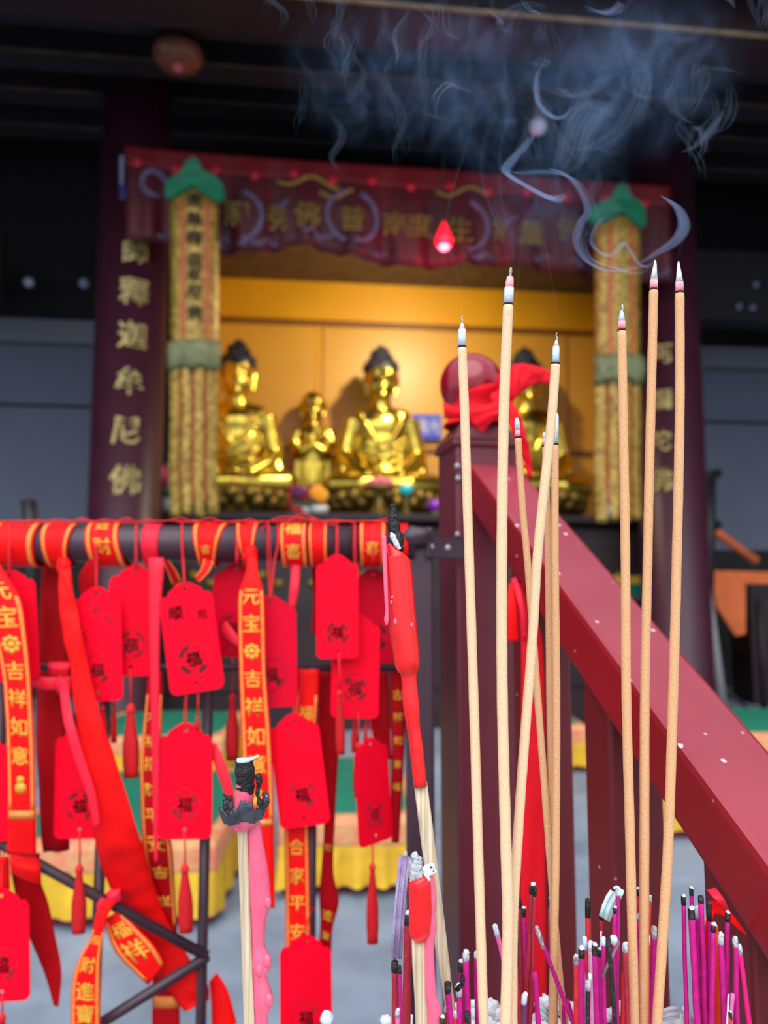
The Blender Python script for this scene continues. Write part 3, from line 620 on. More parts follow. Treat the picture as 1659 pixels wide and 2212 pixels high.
# ------------------------------------------------------------------ kneelers and odds and ends on the hall floor
def kneeler(px0, px1, py, label, depth=0.82, h=0.215):
    ray0 = ray(px0, py); Y = -CAM.z / ray0.z; a = at(px0, py, Y * ray0.y); b = at(px1, py, Y * ray0.y)
    c = (a + b) / 2; wd = (b - a).length; root = thing('kneeler', label, 'kneeler', (c.x, c.y, 0), PSI * 0.3)
    m = MB(); m.box((0, depth / 2, 0.02), (wd * 0.96, depth * 0.94, 0.04)); m.build('base', M_PLUM, root, False, local=True, bevel=0.006)
    m = MB(); n = 40; ring = []
    per = [(-wd / 2, 0), (wd / 2, 0), (wd / 2, depth), (-wd / 2, depth)]
    for k in range(4):
        p, q = per[k], per[(k + 1) % 4]
        for i in range(n): t = i / n; ring.append((p[0] + (q[0] - p[0]) * t, p[1] + (q[1] - p[1]) * t))
    vs = []
    for z, o_ in ((0.03, 0.02), (0.09, 0.008), (0.14, 0.0)):
        for i, (x, y) in enumerate(ring):
            wv = 1 + o_ * (0.8 + 0.9 * math.sin(i * 0.9)) / wd; vs.append((x * wv, (y - depth / 2) * wv + depth / 2, z))
    N = len(ring); m.add(vs, [[j * N + i, j * N + (i + 1) % N, (j + 1) * N + (i + 1) % N, (j + 1) * N + i] for j in range(2) for i in range(N)])
    m.build('skirt', M_YEL, root, local=True)
    m = MB(); m.box((0, depth / 2, (h + 0.125) / 2), (wd * 1.01, depth * 1.01, h - 0.125)); m.build('side_band', M_TANE, root, False, local=True, bevel=0.02)
    m = MB(); nx, ny = 14, 14; vs = []
    for j in range(ny + 1):
        for i in range(nx + 1):
            x = -1 + 2 * i / nx; y = -1 + 2 * j / ny; vs.append((x * wd * 0.47, depth / 2 + y * depth * 0.47, h - 0.004 + 0.035 * (1 - x ** 4) * (1 - y ** 4)))
    m.add(vs, [[j * (nx + 1) + i, j * (nx + 1) + i + 1, (j + 1) * (nx + 1) + i + 1, (j + 1) * (nx + 1) + i] for j in range(ny) for i in range(nx)])
    m.build('cushion_top', M_GREEN, root, local=True)
kneeler(-40, 462, 2008, 'nearest green kneeler with yellow skirt behind the hanging ribbons')
kneeler(600, 900, 1936, 'green kneeler with yellow skirt behind the wish tags by the newel post')
kneeler(1090, 1276, 1668, 'green kneeler with yellow skirt seen between the newel post and the next baluster', 0.9)
kneeler(1424, 1800, 1812, 'green kneeler with yellow corner showing under the sloping handrail', 0.66)
kneeler(150, 480, 1700, 'farther green kneeler seen above the nearest one between ribbons', 0.72)
kneeler(1570, 1900, 1690, 'green kneeler with orange side behind the upper edge of the sloping handrail', 0.72)

D = 4.95
b = hall(1545, 1450, D); foot = hw(b.x, D, 0)
root = thing('music_stand', 'black metal stand with crossbar and knob beside the maroon column', 'stand', foot)
def T(name, mt, pts, r, n=10): m = MB(); m.tube([hp(*q) for q in pts], r, n); return m.build(name, mt, root)
m = MB(); m.tube([foot, hp(1528, 1330, D)], 0.05, 10); m.tube([hp(1528, 1330, D), hp(1533, 1025, D)], 0.042, 10); m.build('post', M_BLK, root)
T('crossbar', M_BLK, [(1508, 1030, D), (1554, 1022, D)], 0.032); T('clamp', M_BLK, [(1522, 1110, D), (1552, 1140, D)], 0.035); T('clamp', M_BLK, [(1512, 1168, D), (1530, 1178, D)], 0.035)
for dx, dy in ((0.28, 0), (-0.2, 0.2), (-0.2, -0.2)): m = MB(); m.tube([foot + Vector((0, 0, 0.25)), foot + Vector((dx, dy, 0.012))], 0.012, 8); m.build('leg', M_BLK, root)
root = thing('walking_pole', 'grey metal pole with silver knob leaning against the black stand', 'pole', hw(hall(1566, 1560, 4.85).x, 4.85, 0))
T('shaft', M_GREY, [(1516, 1205, 4.85), (1540, 1380, 4.85), (1562, 1545, 4.85)], 0.034); m = MB(); m.ball(hp(1498, 1195, 4.85), 0.06, 14, 9, (1.3, 1, 1)); m.build('knob', M_CABLE, root)
m = MB(); m.tube([hp(1562, 1545, 4.85), Vector(root.location)], 0.02, 10); m.build('lower_shaft', M_GREY, root)
root = thing('folding_chair', 'folded orange cloth chair with a slanting wooden bar behind the black stand', 'chair', hw(hall(1560, 1400, 5.2).x, 5.2, 0))
T('bar', M_ORNG, [(1516, 1135, 5.15), (1545, 1148, 5.15), (1634, 1212, 5.15)], 0.03)
def poly(name, mt, pts, D, th=0.03):
    f = [hp(x, y, D) for x, y in pts]; m = MB(); m.prism(f, [p + NN * th for p in f]); return m.build(name, mt, root, False, bevel=0.008)
poly('seat_cloth', M_ORNG, [(1520, 1232), (1680, 1236), (1680, 1262), (1612, 1262), (1612, 1370), (1590, 1375), (1548, 1310), (1540, 1260)], 5.2)
poly('side_flap', M_ORNG, [(1515, 1248), (1528, 1310), (1482, 1312), (1476, 1292)], 5.2)
for x in (1492, 1640): q = hall(x, 1300, 5.28); m = MB(); m.tube([hw(q.x, 5.28, q.z), hw(q.x, 5.28, 0)], 0.03, 8); m.build('leg', M_DARKR, root)
root = thing('red_crate', 'dark red wooden box on the hall floor beyond the orange chair', 'box', hw(hall(1655, 1400, 5.7).x, 5.7, 0), PSI)
m = MB(); m.box((0, 0, 0.5), (0.42, 0.3, 1.0)); m.build('case', M_DARKR, root, False, local=True, bevel=0.01); m = MB(); m.box((0, -0.155, 0.55), (0.3, 0.02, 0.5)); m.build('door', M_ALT, root, False, local=True)
root = thing('black_pole', 'short black post top standing before the grey plaster wall', 'post', hw(hall(72, 1150, 3.6).x, 3.6, 0))
m = MB(); m.tube([root.location, hp(70, 1170, 3.6), hp(62, 1085, 3.6)], 0.032, 10); m.build('shaft', M_BLK, root); m = MB(); m.ball(hp(62, 1084, 3.6), 0.034, 12, 7, (1, 1, 0.4)); m.build('cap', M_BLK, root)
root = thing('hall_pennant', 'narrow grey and blue pennant hanging at the corner of the maroon valance', 'pennant', hp(264, 350, 4.2))
poly('strip', M_CABLE, [(258, 335), (268, 335), (266, 400), (258, 400)], 4.2, 0.01); tag(poly('blue_end', mat('deep_blue', (26, 28, 90)), [(256, 398), (272, 392), (274, 430), (258, 432)], 4.2, 0.012), 'dark blue end')

# ------------------------------------------------------------------ newel post and sloping handrail
RS = Vector((math.cos(STAIR), math.sin(STAIR), 0)); BS = Vector((-math.sin(STAIR), math.cos(STAIR), 0))
SL = math.radians(30.7); DS = -BS * math.cos(SL) - Z * math.sin(SL); UP = RS.cross(BS) * 1.0; UPN = (Z * math.cos(SL) - BS * math.sin(SL))
def post_ring(p, s, z): return [Vector((q.x, q.y, z)) for q in (p, p + RS * s, p + RS * s + BS * s, p + BS * s)]
NP = at(985, 1100, 0.92); NS = 0.08; zc = at(985, 958, 0.92).z
NC = NP + RS * NS / 2 + BS * NS / 2
root = thing('newel_post', 'maroon square newel post with a round lacquered ball knob wrapped in red cloth', 'post', Vector((NC.x, NC.y, 0)))
m = MB(); m.prism(post_ring(NP, NS, 0.0), post_ring(NP, NS, zc)); m.build('shaft', M_POST, root, False, bevel=0.004)
o_ = 0.004; zb = at(1030, 905, NC.y).z
m = MB(); e0 = post_ring(NP - RS * o_ - BS * o_, NS + 2 * o_, zc - 0.003); e1 = post_ring(NP - RS * o_ - BS * o_, NS + 2 * o_, zc + 0.006)
i0 = post_ring(NP + RS * 0.022 + BS * 0.022, NS - 0.044, zb + 0.004)
m.prism(e0, e1); m.prism(e1, i0); m.build('cap', M_POST, root, False, bevel=0.003)
bc = at(1018, 832, NC.y); rb = 0.0405
m = MB(); m.tube([(NC.x, NC.y, zb), bc + Vector((0, 0, -0.03))], [0.022, 0.018], 16); m.build('neck', M_BALL, root)
m = MB(); m.ball(bc, rb, 40, 26); m.build('ball_knob', M_BALL, root)
for px, py in ((984, 1007), (986, 1034), (985, 1155)): m = MB(); m.ball(at(px + 4, py, 0.918), 0.0042, 10, 6, (1, 0.5, 1)); m.build('rivet', M_BOLT, root)
H0 = at(1013, 1000, 0.925); HW_, HH = 0.062, 0.047; HL = 0.665
root = thing('stair_handrail', 'red box-section handrail sloping down past the incense with square balusters', 'handrail', H0 + RS * HW_ / 2)
def hr(t, a, b): return H0 + DS * t + RS * a - UPN * b
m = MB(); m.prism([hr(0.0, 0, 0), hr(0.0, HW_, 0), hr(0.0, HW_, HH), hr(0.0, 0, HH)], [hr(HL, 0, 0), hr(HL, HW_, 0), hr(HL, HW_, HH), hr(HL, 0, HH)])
m.m[0] = 1; tag(m.build('rail', [M_HAND, M_HANDT], root, False, bevel=0.005), 'red box rail with sky sheen painted on its paler top')
def pxof(p):
    d = p - CAM; fw = d.y * math.cos(PITCH) + d.z * math.sin(PITCH); up = -d.y * math.sin(PITCH) + d.z * math.cos(PITCH); return 829.5 + F * d.x / fw, 1106 - F * up / fw
BSZ = 0.045; BAL = []
for tx, zbase in ((1150, 0.0), (1328, -0.15), (1632, -0.15)):
    lo, hi = 0.0, 0.6
    for _ in range(40):
        t = (lo + hi) / 2; c = hr(t, HW_ / 2, HH); e = c - RS * BSZ / 2 - BS * BSZ / 2; e.z = 0.62
        if pxof(e)[0] < tx: lo = t
        else: hi = t
    c = hr(t, HW_ / 2, HH); e = c - RS * BSZ / 2 - BS * BSZ / 2; BAL.append(e.copy())
    r0 = post_ring(e, BSZ, zbase); tn = math.tan(SL)
    r1 = post_ring(e, BSZ, c.z - BSZ / 2 * tn + 0.004); r1[2].z = r1[3].z = c.z + BSZ / 2 * tn + 0.004
    m = MB(); m.prism(r0, r1); m.build('baluster', M_BALU, root, False, bevel=0.003)

# ------------------------------------------------------------------ iron railing with the ribbons and tags
RY = 0.88; RR = pxm(40, RY)
root = thing('iron_railing', 'dark iron railing hung with red ribbons and wish tags before the shrine', 'railing', Vector((at(430, 1900, RY).x, RY, 0)))
def bar(name, pts, r, n=12, mt=M_IRON): m = MB(); m.tube([at(*p) for p in pts], r, n); return m.build(name, mt, root)
bar('top_rail', [(-420, 1175, RY), (895, 1175, RY)], RR, 28); bar('lower_rail', [(-420, 1442, RY), (905, 1442, RY)], 0.0046)
for x in (-215, 8, 231, 451, 676):
    a = at(x, 1442, RY); m = MB(); m.tube([a, Vector((a.x, RY, 0.06))], 0.0058, 10); m.build('baluster', M_IRON, root)
a = at(-420, 2500, RY); b = at(905, 2500, RY); m = MB(); m.tube([Vector((a.x, RY, 0.06)), Vector((b.x, RY, 0.06))], 0.009, 10); m.build('bottom_rail', M_IRON, root)
for pts in ([(-215, 1705, RY - 0.008), (8, 1826, RY - 0.008), (448, 2066, RY - 0.008)], [(448, 2066, RY - 0.008), (215, 2212, RY - 0.008), (-10, 2353, RY - 0.008)]): bar('diagonal_bar', pts, 0.0056, 10)
a = at(905, 1140, 0.88); m = MB(); m.box((a.x, 0.885, a.z / 2), (0.031, 0.031, a.z)); m.build('end_post', M_IRON, root, False, bevel=0.003)
m = MB(); p0, p1 = at(922, 1186, 0.862), at(1000, 1183, 0.905); R = Matrix.Rotation(math.atan2(p1.y - p0.y, p1.x - p0.x), 3, 'Z'); m.box((p0 + p1) / 2, ((p1 - p0).length, 0.004, 0.024), R); m.build('bracket', M_IRON, root, False, bevel=0.0015)
m = MB(); p0 = at(898, 1160, 0.862); m.ball(p0, 0.012, 14, 8, (1.5, 0.6, 1), 0.3); m.build('weld_lump', M_IRON, root)
for px, py in ((932, 1182), (968, 1184)): m = MB(); m.ball(at(px, py, 0.866), 0.004, 10, 6, (1, 0.5, 1)); m.build('bolt', M_BOLT, root)

class Sheet:
    """a strip of cloth given by stations (xl, yl, xr, yr, Y[, dY]) in the photograph's pixels, Y its distance in metres"""
    def __init__(s, st, k=7, bulge=0.0, wr=0.0, seed=0):
        st = [tuple(p) + (0.0,) * (6 - len(p)) for p in st]; s.d = spline(st, k); s.n = len(s.d) - 1; s.bulge = bulge; s.wr = wr; s.seed = seed
    def row(s, t):
        t = max(0, min(s.n, t)); i = min(int(t), s.n - 1); f = t - i; return [a + (b - a) * f for a, b in zip(s.d[i], s.d[i + 1])]
    def pos(s, u, t):
        q = s.row(t); L = at(q[0], q[1], q[4] - q[5] / 2); R = at(q[2], q[3], q[4] + q[5] / 2); p = L.lerp(R, u); w_ = (R - L).length
        p.y -= s.bulge * w_ * (1 - (2 * u - 1) ** 2)
        if s.wr: p.y += s.wr * noise.noise(Vector((u * 2.2 + s.seed * 7, t * 0.22, s.seed)))
        return p
    def nrm(s, u, t):
        e = 0.02; n = (s.pos(min(1, u + e), t) - s.pos(max(0, u - e), t)).cross(s.pos(u, min(s.n, t + 0.2)) - s.pos(u, max(0, t - 0.2)))
        n = n.normalized() if n.length > 1e-12 else Vector((0, -1, 0)); return n if n.y < 0 else -n
    def width(s, t): return (s.pos(1, t) - s.pos(0, t)).length
    def t_at(s, py):
        b = min(range(s.n * 4 + 1), key=lambda i: abs((s.row(i / 4)[1] + s.row(i / 4)[3]) / 2 - py)); return b / 4
    def cloth(s, m, cols=6, u0=0.0, u1=1.0, t0=0.0, t1=None, off=0.0):
        t1 = s.n if t1 is None else t1; nt = max(1, int(round(t1 - t0))); vs = []
        for j in range(nt + 1):
            t = t0 + (t1 - t0) * j / nt
            for i in range(cols + 1):
                u = u0 + (u1 - u0) * i / cols; p = s.pos(u, t); vs.append(p + s.nrm(u, t) * off if off else p)
        m.add(vs, [[j * (cols + 1) + i, j * (cols + 1) + i + 1, (j + 1) * (cols + 1) + i + 1, (j + 1) * (cols + 1) + i] for j in range(nt) for i in range(cols)])
    def glyph(s, m, ch, py, size=0.62, u=0.5, off=0.0007):
        t = s.t_at(py); w_ = s.width(t); dl = max(1e-6, (s.pos(0.5, min(s.n, t + 0.5)) - s.pos(0.5, max(0, t - 0.5))).length); g = symbol(ch); vs = []
        for gx, gy in g[0]:
            uu = u + gx * size; tt = t - gy * size * w_ / dl; vs.append(s.pos(uu, tt) + s.nrm(uu, tt) * off)
        m.add(vs, g[1])
def sheet_part(name, sh, mts, parent=None, texts=(), border=None, size=0.62, cols=6, at_=None, thick=0.0005, bar_at=None):
    m = MB(); sh.cloth(m, cols)
    if texts:
        m.slot(1)
        for ch, py in texts: sh.glyph(m, ch, py, size)
    if border:
        m.slot(2); t0, t1 = sh.t_at(border[0]), sh.t_at(border[1])
        for ua, ub in ((0.05, 0.15), (0.85, 0.95)): sh.cloth(m, 1, ua, ub, t0, t1, 0.0006)
        if bar_at: tb = sh.t_at(bar_at); sh.cloth(m, 3, 0.05, 0.95, tb, min(sh.n, tb + 1), 0.0006)
    o = m.build(name, mts, parent, True, at_=at_, recalc=False)
    s = o.modifiers.new('thick', 'SOLIDIFY'); s.thickness = thick; s.offset = 0
    return o
GOLD3 = lambda base: [base, M_GOLDP, M_GOLDT]
def rail_loop(parent, xt0, xt1, xb0, xb1, mts, texts=(), border=False, seed=0, r=None, cy_=1175, RY_=RY):
    """a band wound once round the rail"""
    m = MB(); n = 28; cols = 5; r = r or RR + 0.0016
    def P(u, a, off=0.0):
        v = (1 - math.cos(a)) / 2; x0 = xt0 + (xb0 - xt0) * v; x1 = xt1 + (xb1 - xt1) * v
        c = at(x0 + (x1 - x0) * u, cy_, RY_); rr_ = r + off + 0.0012 * noise.noise(Vector((u * 3 + seed * 5, a * 1.3, seed)))
        if math.cos(a) < -0.6: rr_ += 0.004 * (-0.6 - math.cos(a)) * 2
        return Vector((c.x, RY_ - rr_ * math.sin(a), c.z + rr_ * math.cos(a)))
    def band(u0, u1, cols, off=0.0, a0=0.0, a1=2 * PI):
        vs = [P(u0 + (u1 - u0) * i / cols, a0 + (a1 - a0) * j / n, off) for j in range(n + 1) for i in range(cols + 1)]
        m.add(vs, [[j * (cols + 1) + i, j * (cols + 1) + i + 1, (j + 1) * (cols + 1) + i + 1, (j + 1) * (cols + 1) + i] for j in range(n) for i in range(cols)])
    band(0, 1, cols)
    if texts:
        m.slot(1)
        for ch, a0, size in texts:
            w_ = (P(1, a0) - P(0, a0)).length; g = symbol(ch); m.add([P(0.5 + gx * size, a0 - gy * size * w_ / r, 0.0008) for gx, gy in g[0]], g[1])
    if border:
        m.slot(2); band(0.05, 0.15, 1, 0.0006); band(0.85, 0.95, 1, 0.0006)
    o = m.build('rail_loop', mts, parent, True, recalc=False); s = o.modifiers.new('thick', 'SOLIDIFY'); s.thickness = 0.0005; s.offset = 0; return o
def ribbon(label, loc, group=None): return thing('blessing_ribbon', label, 'ribbon', at(*loc), 0, group)

# gold-lettered ribbon at the frame edge
r = ribbon('gold-lettered red ribbon with a gold gourd below its last character, leftmost on the railing', (45, 1175, RY))
rail_loop(r, -6, 92, 0, 90, GOLD3(M_RIB), border=True, seed=1)
sheet_part('tail', Sheet([(-52, 1215, -8, 1210, .855), (-46, 1247, 18, 1247, .845), (-30, 1300, 46, 1296, .84), (-14, 1370, 58, 1367, .838), (3, 1450, 66, 1450, .838), (9, 1510, 70, 1520, .838), (14, 1600, 74, 1605, .838), (17, 1751, 77, 1751, .84), (14, 1842, 79, 1850, .85)], bulge=.05), GOLD3(M_RIB), r,
           [('元', 1275), ('宝', 1332), ('*', 1390), ('吉', 1450), ('祥', 1508), ('如', 1568), ('意', 1632), ('8', 1696)], (1290, 1752), bar_at=1750)
# wide plain diagonal ribbon
r = ribbon('wide plain red ribbon falling diagonally from its knot down to the slanting bar', (135, 1175, RY))
rail_loop(r, 100, 170, 112, 158, GOLD3(M_RIB), border=True, seed=2)
m = MB(); m.ball(at(138, 1222, .856), .0075, 14, 10, (1.1, .7, 1.2), .5); m.build('knot', M_RIB, r)
sheet_part('tail', Sheet([(128, 1215, 150, 1215, .856), (127, 1240, 152, 1238, .85), (128, 1300, 162, 1296, .845), (138, 1380, 178, 1372, .842), (155, 1472, 197, 1470, .842), (169, 1585, 229, 1578, .842), (186, 1700, 265, 1690, .843), (202, 1800, 297, 1790, .85), (216, 1860, 314, 1845, .862), (236, 1915, 330, 1900, .876), (262, 1955, 346, 1950, .888), (286, 2000, 366, 1996, .895), (310, 2060, 392, 2040, .895), (340, 2110, 420, 2086, .895), (370, 2150, 448, 2124, .895), (398, 2184, 452, 2160, .895)], bulge=.06, wr=.004, seed=3), M_RIB, r)
r = ribbon('narrow rose ribbon knotted to the thin second rail beside the wide diagonal ribbon', (130, 1442, RY))
rail_loop(r, 106, 160, 112, 152, [M_RIBP], seed=4, r=0.0062, cy_=1442)
m = MB(); m.ball(at(138, 1480, .872), .009, 14, 10, (1.2, .6, 1.1), .5); m.build('knot', M_RIBP, r)
sheet_part('tail', Sheet([(128, 1478, 152, 1478, .868), (131, 1510, 150, 1505, .855), (140, 1570, 160, 1562, .836), (164, 1650, 184, 1642, .834), (188, 1720, 206, 1712, .834), (204, 1790, 216, 1780, .835)], bulge=.05), M_RIBP, r)
sheet_part('tail', Sheet([(126, 1462, 128, 1490, .872), (98, 1462, 98, 1492, .868), (70, 1458, 68, 1484, .87)], bulge=.1), M_RIBP, r)
r = ribbon('deep red ribbon hanging behind the railing between the leftmost ribbon and the diagonal one', (110, 1175, RY + .03))
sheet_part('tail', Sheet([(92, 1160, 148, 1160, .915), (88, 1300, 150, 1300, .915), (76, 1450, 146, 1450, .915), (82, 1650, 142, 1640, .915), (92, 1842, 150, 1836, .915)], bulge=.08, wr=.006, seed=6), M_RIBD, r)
# gold 财 band and its strip
r = ribbon('gold-lettered ribbon band with a single large gold character on the top rail', (235, 1175, RY))
rail_loop(r, 193, 262, 206, 280, GOLD3(M_RIB), [('财', 1.75, .5), ('进', .55, .4)], True, 5)
sheet_part('tail', Sheet([(196, 1205, 216, 1222, .862), (170, 1245, 206, 1262, .868), (176, 1290, 214, 1275, .872)]), M_RIBD, r)
r = ribbon('narrow gold-lettered ribbon hanging under the plain rose one from the second rail', (330, 1442, RY + .012))
sheet_part('tail', Sheet([(322, 1450, 350, 1450, .87), (316, 1500, 352, 1500, .866), (304, 1640, 348, 1640, .862), (304, 1720, 352, 1720, .862), (308, 1831, 372, 1831, .866), (324, 1910, 377, 1910, .89), (332, 1990, 382, 1990, .90), (330, 2100, 386, 2100, .90), (328, 2250, 390, 2250, .90)], bulge=.05), GOLD3(M_RIBD), r,
           [('大', 1545), ('福', 1600), ('招', 1650), ('财', 1706), ('平', 1762), ('安', 1820), ('吉', 1882), ('祥', 1948)], (1500, 2000), bar_at=2150)
r = ribbon('plain rose ribbon folded over the top rail right of the single gold character', (335, 1175, RY))
rail_loop(r, 317, 352, 319, 353, [M_RIBP], seed=7)
sheet_part('tail', Sheet([(319, 1205, 354, 1205, .855), (321, 1240, 354, 1232, .85), (322, 1341, 346, 1341, .848), (325, 1492, 344, 1492, .848), (328, 1673, 345, 1673, .85), (331, 1780, 342, 1780, .852), (334, 1862, 340, 1862, .853)], bulge=.1), M_RIBP, r)
r = ribbon('gold-edged ribbon tied in a V round the top rail with a twisted short end', (455, 1175, RY))
rail_loop(r, 420, 492, 436, 470, GOLD3(M_RIB), [('吉', 1.9, .4)], True, 8)
sheet_part('tail', Sheet([(440, 1208, 462, 1212, .856), (434, 1228, 452, 1236, .853), (420, 1246, 430, 1258, .852)]), GOLD3(M_RIB), r, border=(1205, 1250))
sheet_part('tail', Sheet([(352, 1214, 366, 1210, .868), (362, 1238, 380, 1230, .872), (372, 1264, 392, 1254, .876)]), GOLD3(M_RIBD), r, border=(1210, 1260))
# the bright central gold ribbon
r = ribbon('bright gold-lettered red ribbon hanging behind the burnt candle with the wax cup', (540, 1175, RY))
rail_loop(r, 512, 560, 532, 552, GOLD3(M_RIB), border=True, seed=9)
m = MB(); m.ball(at(541, 1200, .853), .0085, 14, 10, (1, .8, 1.3), .5); m.build('knot', M_RIB, r)
sheet_part('tail', Sheet([(530, 1195, 551, 1195, .851), (534, 1215, 555, 1215, .845), (530, 1240, 558, 1240, .84), (516, 1281, 570, 1281, .836), (514, 1341, 573, 1341, .835), (517, 1462, 576, 1462, .835), (521, 1582, 585, 1582, .835), (525, 1700, 591, 1700, .836), (529, 1800, 592, 1800, .838), (531, 1880, 593, 1890, .84), (576, 1958, 594, 1962, .842)], bulge=.05), GOLD3(M_RIB), r,
           [('元', 1290), ('宝', 1343), ('*', 1405), ('吉', 1467), ('祥', 1527), ('如', 1590), ('意', 1652), ('8', 1722)], (1275, 1768), bar_at=1768)
r = ribbon('folded ribbon band with gold characters round the top rail above the pale rose tag', (638, 1175, RY))
rail_loop(r, 606, 664, 612, 668, GOLD3(M_RIB), [('福', .75, .6), ('喜', 2.0, .55)], True, 10)
sheet_part('tail', Sheet([(630, 1216, 650, 1216, .872), (628, 1236, 648, 1236, .868), (626, 1270, 646, 1270, .862), (622, 1312, 638, 1312, .862)], bulge=.1), M_RIBP, r)
r = ribbon('crumpled red ribbon band beside the folded gold one on the top rail', (690, 1175, RY))
rail_loop(r, 668, 708, 672, 710, GOLD3(M_RIB), border=True, seed=11)
sheet_part('tail', Sheet([(672, 1212, 706, 1212, .896), (676, 1290, 706, 1290, .905), (672, 1370, 700, 1370, .905)], wr=.005), M_RIBD, r)
r = ribbon('red ribbon band with one blurred gold character behind the tall red candle', (805, 1175, RY))
rail_loop(r, 776, 834, 778, 832, GOLD3(M_RIB), [('喜', 1.85, .5)], True, 12)
r = ribbon('short red ribbon wrap on the top rail beside the tall candle wick', (875, 1175, RY))
rail_loop(r, 864, 880, 866, 879, [M_RIB], seed=13)
r = ribbon('gold-lettered orange-red ribbon hanging between two wish tags at the middle of the railing', (643, 1442, RY + .012))
sheet_part('tail', Sheet([(640, 1446, 690, 1446, .874), (634, 1560, 684, 1560, .874), (616, 1720, 668, 1720, .872), (614, 1785, 667, 1785, .868), (616, 1900, 669, 1900, .866), (617, 2060, 671, 2060, .866), (618, 2150, 672, 2150, .868)], bulge=.05), GOLD3(M_RIB), r,
           [('福', 1540), ('合', 1828), ('家', 1888), ('平', 1948), ('安', 2010)], (1500, 2060))
r = ribbon('deep red gold-specked ribbon hanging behind the middle iron baluster', (712, 1442, RY + .03))
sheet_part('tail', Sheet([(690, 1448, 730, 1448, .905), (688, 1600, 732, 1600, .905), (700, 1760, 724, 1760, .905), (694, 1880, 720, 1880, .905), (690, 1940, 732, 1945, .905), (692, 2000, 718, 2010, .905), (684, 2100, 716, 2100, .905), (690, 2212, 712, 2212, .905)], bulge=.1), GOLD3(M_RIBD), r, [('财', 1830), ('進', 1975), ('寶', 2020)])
r = ribbon('deep red ribbon with dull gold characters hanging beside the railing end post', (858, 1442, RY + .015))
sheet_part('tail', Sheet([(846, 1425, 872, 1425, .895), (842, 1500, 876, 1500, .9), (846, 1620, 874, 1620, .9), (844, 1720, 868, 1720, .9), (846, 1820, 862, 1820, .9)], bulge=.1), GOLD3(M_RIBD), r, [('吉', 1500), ('祥', 1550), ('如', 1600), ('意', 1650), ('福', 1700)])
r = ribbon('dark red ribbon pair behind the tag with the broken ring seal', (800, 1442, RY + .02))
sheet_part('tail', Sheet([(790, 1446, 838, 1446, .91), (800, 1560, 842, 1560, .91), (818, 1640, 846, 1640, .91)], wr=.004), M_RIBD, r)
sheet_part('tail', Sheet([(700, 1446, 760, 1446, .915), (690, 1560, 738, 1560, .915), (692, 1700, 716, 1700, .915)], wr=.004), M_RIBD, r)
r = ribbon('small rose ribbon end slanting from the tag hanging on another tag', (478, 1640, .858))
sheet_part('tail', Sheet([(452, 1612, 466, 1604, .86), (462, 1650, 484, 1640, .856), (480, 1700, 500, 1690, .853), (496, 1748, 512, 1738, .853)], bulge=.1), M_RIBP, r)
r = ribbon('small rose ribbon loop poking out behind the tag with no seal showing', (490, 1380, .868))
sheet_part('tail', Sheet([(478, 1362, 488, 1340, .872), (494, 1384, 506, 1362, .868), (514, 1398, 520, 1380, .866)], bulge=.1), M_RIBP, r)
# bottom ribbons tied to the slanting bar
r = ribbon('rose and gold ribbon knotted over the slanting iron bar with two lettered ends', (228, 1945, RY - .01))
m = MB(); m.ball(at(246, 1936, .862), .0068, 14, 10, (1.1, .8, 1.1), .5); m.ball(at(220, 1958, .862), .0058, 14, 10, (.9, .7, 1.3), .5); m.build('knot', M_RIBP, r)
sheet_part('tail', Sheet([(226, 1940, 250, 1948, .858), (208, 1972, 232, 1982, .855), (196, 2024, 221, 2030, .852), (172, 2068, 217, 2072, .85), (155, 2130, 217, 2132, .85), (153, 2240, 217, 2240, .852)], bulge=.06), GOLD3(M_RIB), r, [('招', 2030), ('財', 2082), ('進', 2138), ('寶', 2188)], (2010, 2240))
sheet_part('tail', Sheet([(226, 1985, 256, 1966, .868), (238, 2032, 298, 2006, .868), (260, 2070, 336, 2046, .868), (320, 2128, 356, 2084, .872)], bulge=.06), GOLD3(M_RIB), r, [('福', 2010), ('祥', 2050)], (1985, 2100))
r = ribbon('dark red pointed ribbon with a bright fold on top under the slanting bar', (55, 1850, RY))
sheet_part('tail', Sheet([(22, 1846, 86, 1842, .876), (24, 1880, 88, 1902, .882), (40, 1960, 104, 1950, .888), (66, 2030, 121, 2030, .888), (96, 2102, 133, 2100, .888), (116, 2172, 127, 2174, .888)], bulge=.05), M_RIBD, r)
sheet_part('fold', Sheet([(22, 1842, 84, 1852, .868), (24, 1866, 88, 1880, .86), (26, 1886, 90, 1912, .868)], bulge=.1), M_RIB, r)  # brighter red than the tail, painting the light that catches this fold
r = ribbon('red ribbon end showing low down beside the iron baluster under the slanting bars', (480, 2180, RY))
sheet_part('tail', Sheet([(452, 2120, 468, 2100, .895), (456, 2160, 492, 2140, .895), (458, 2230, 512, 2210, .895)], bulge=.1), M_RIB, r)
r = ribbon('red ribbon edge half cut by the frame beneath the leftmost gold-lettered ribbon', (8, 1880, RY))
sheet_part('tail', Sheet([(-60, 1845, 20, 1850, .865), (-60, 1940, 22, 1920, .87)], bulge=.1), M_RIB, r)
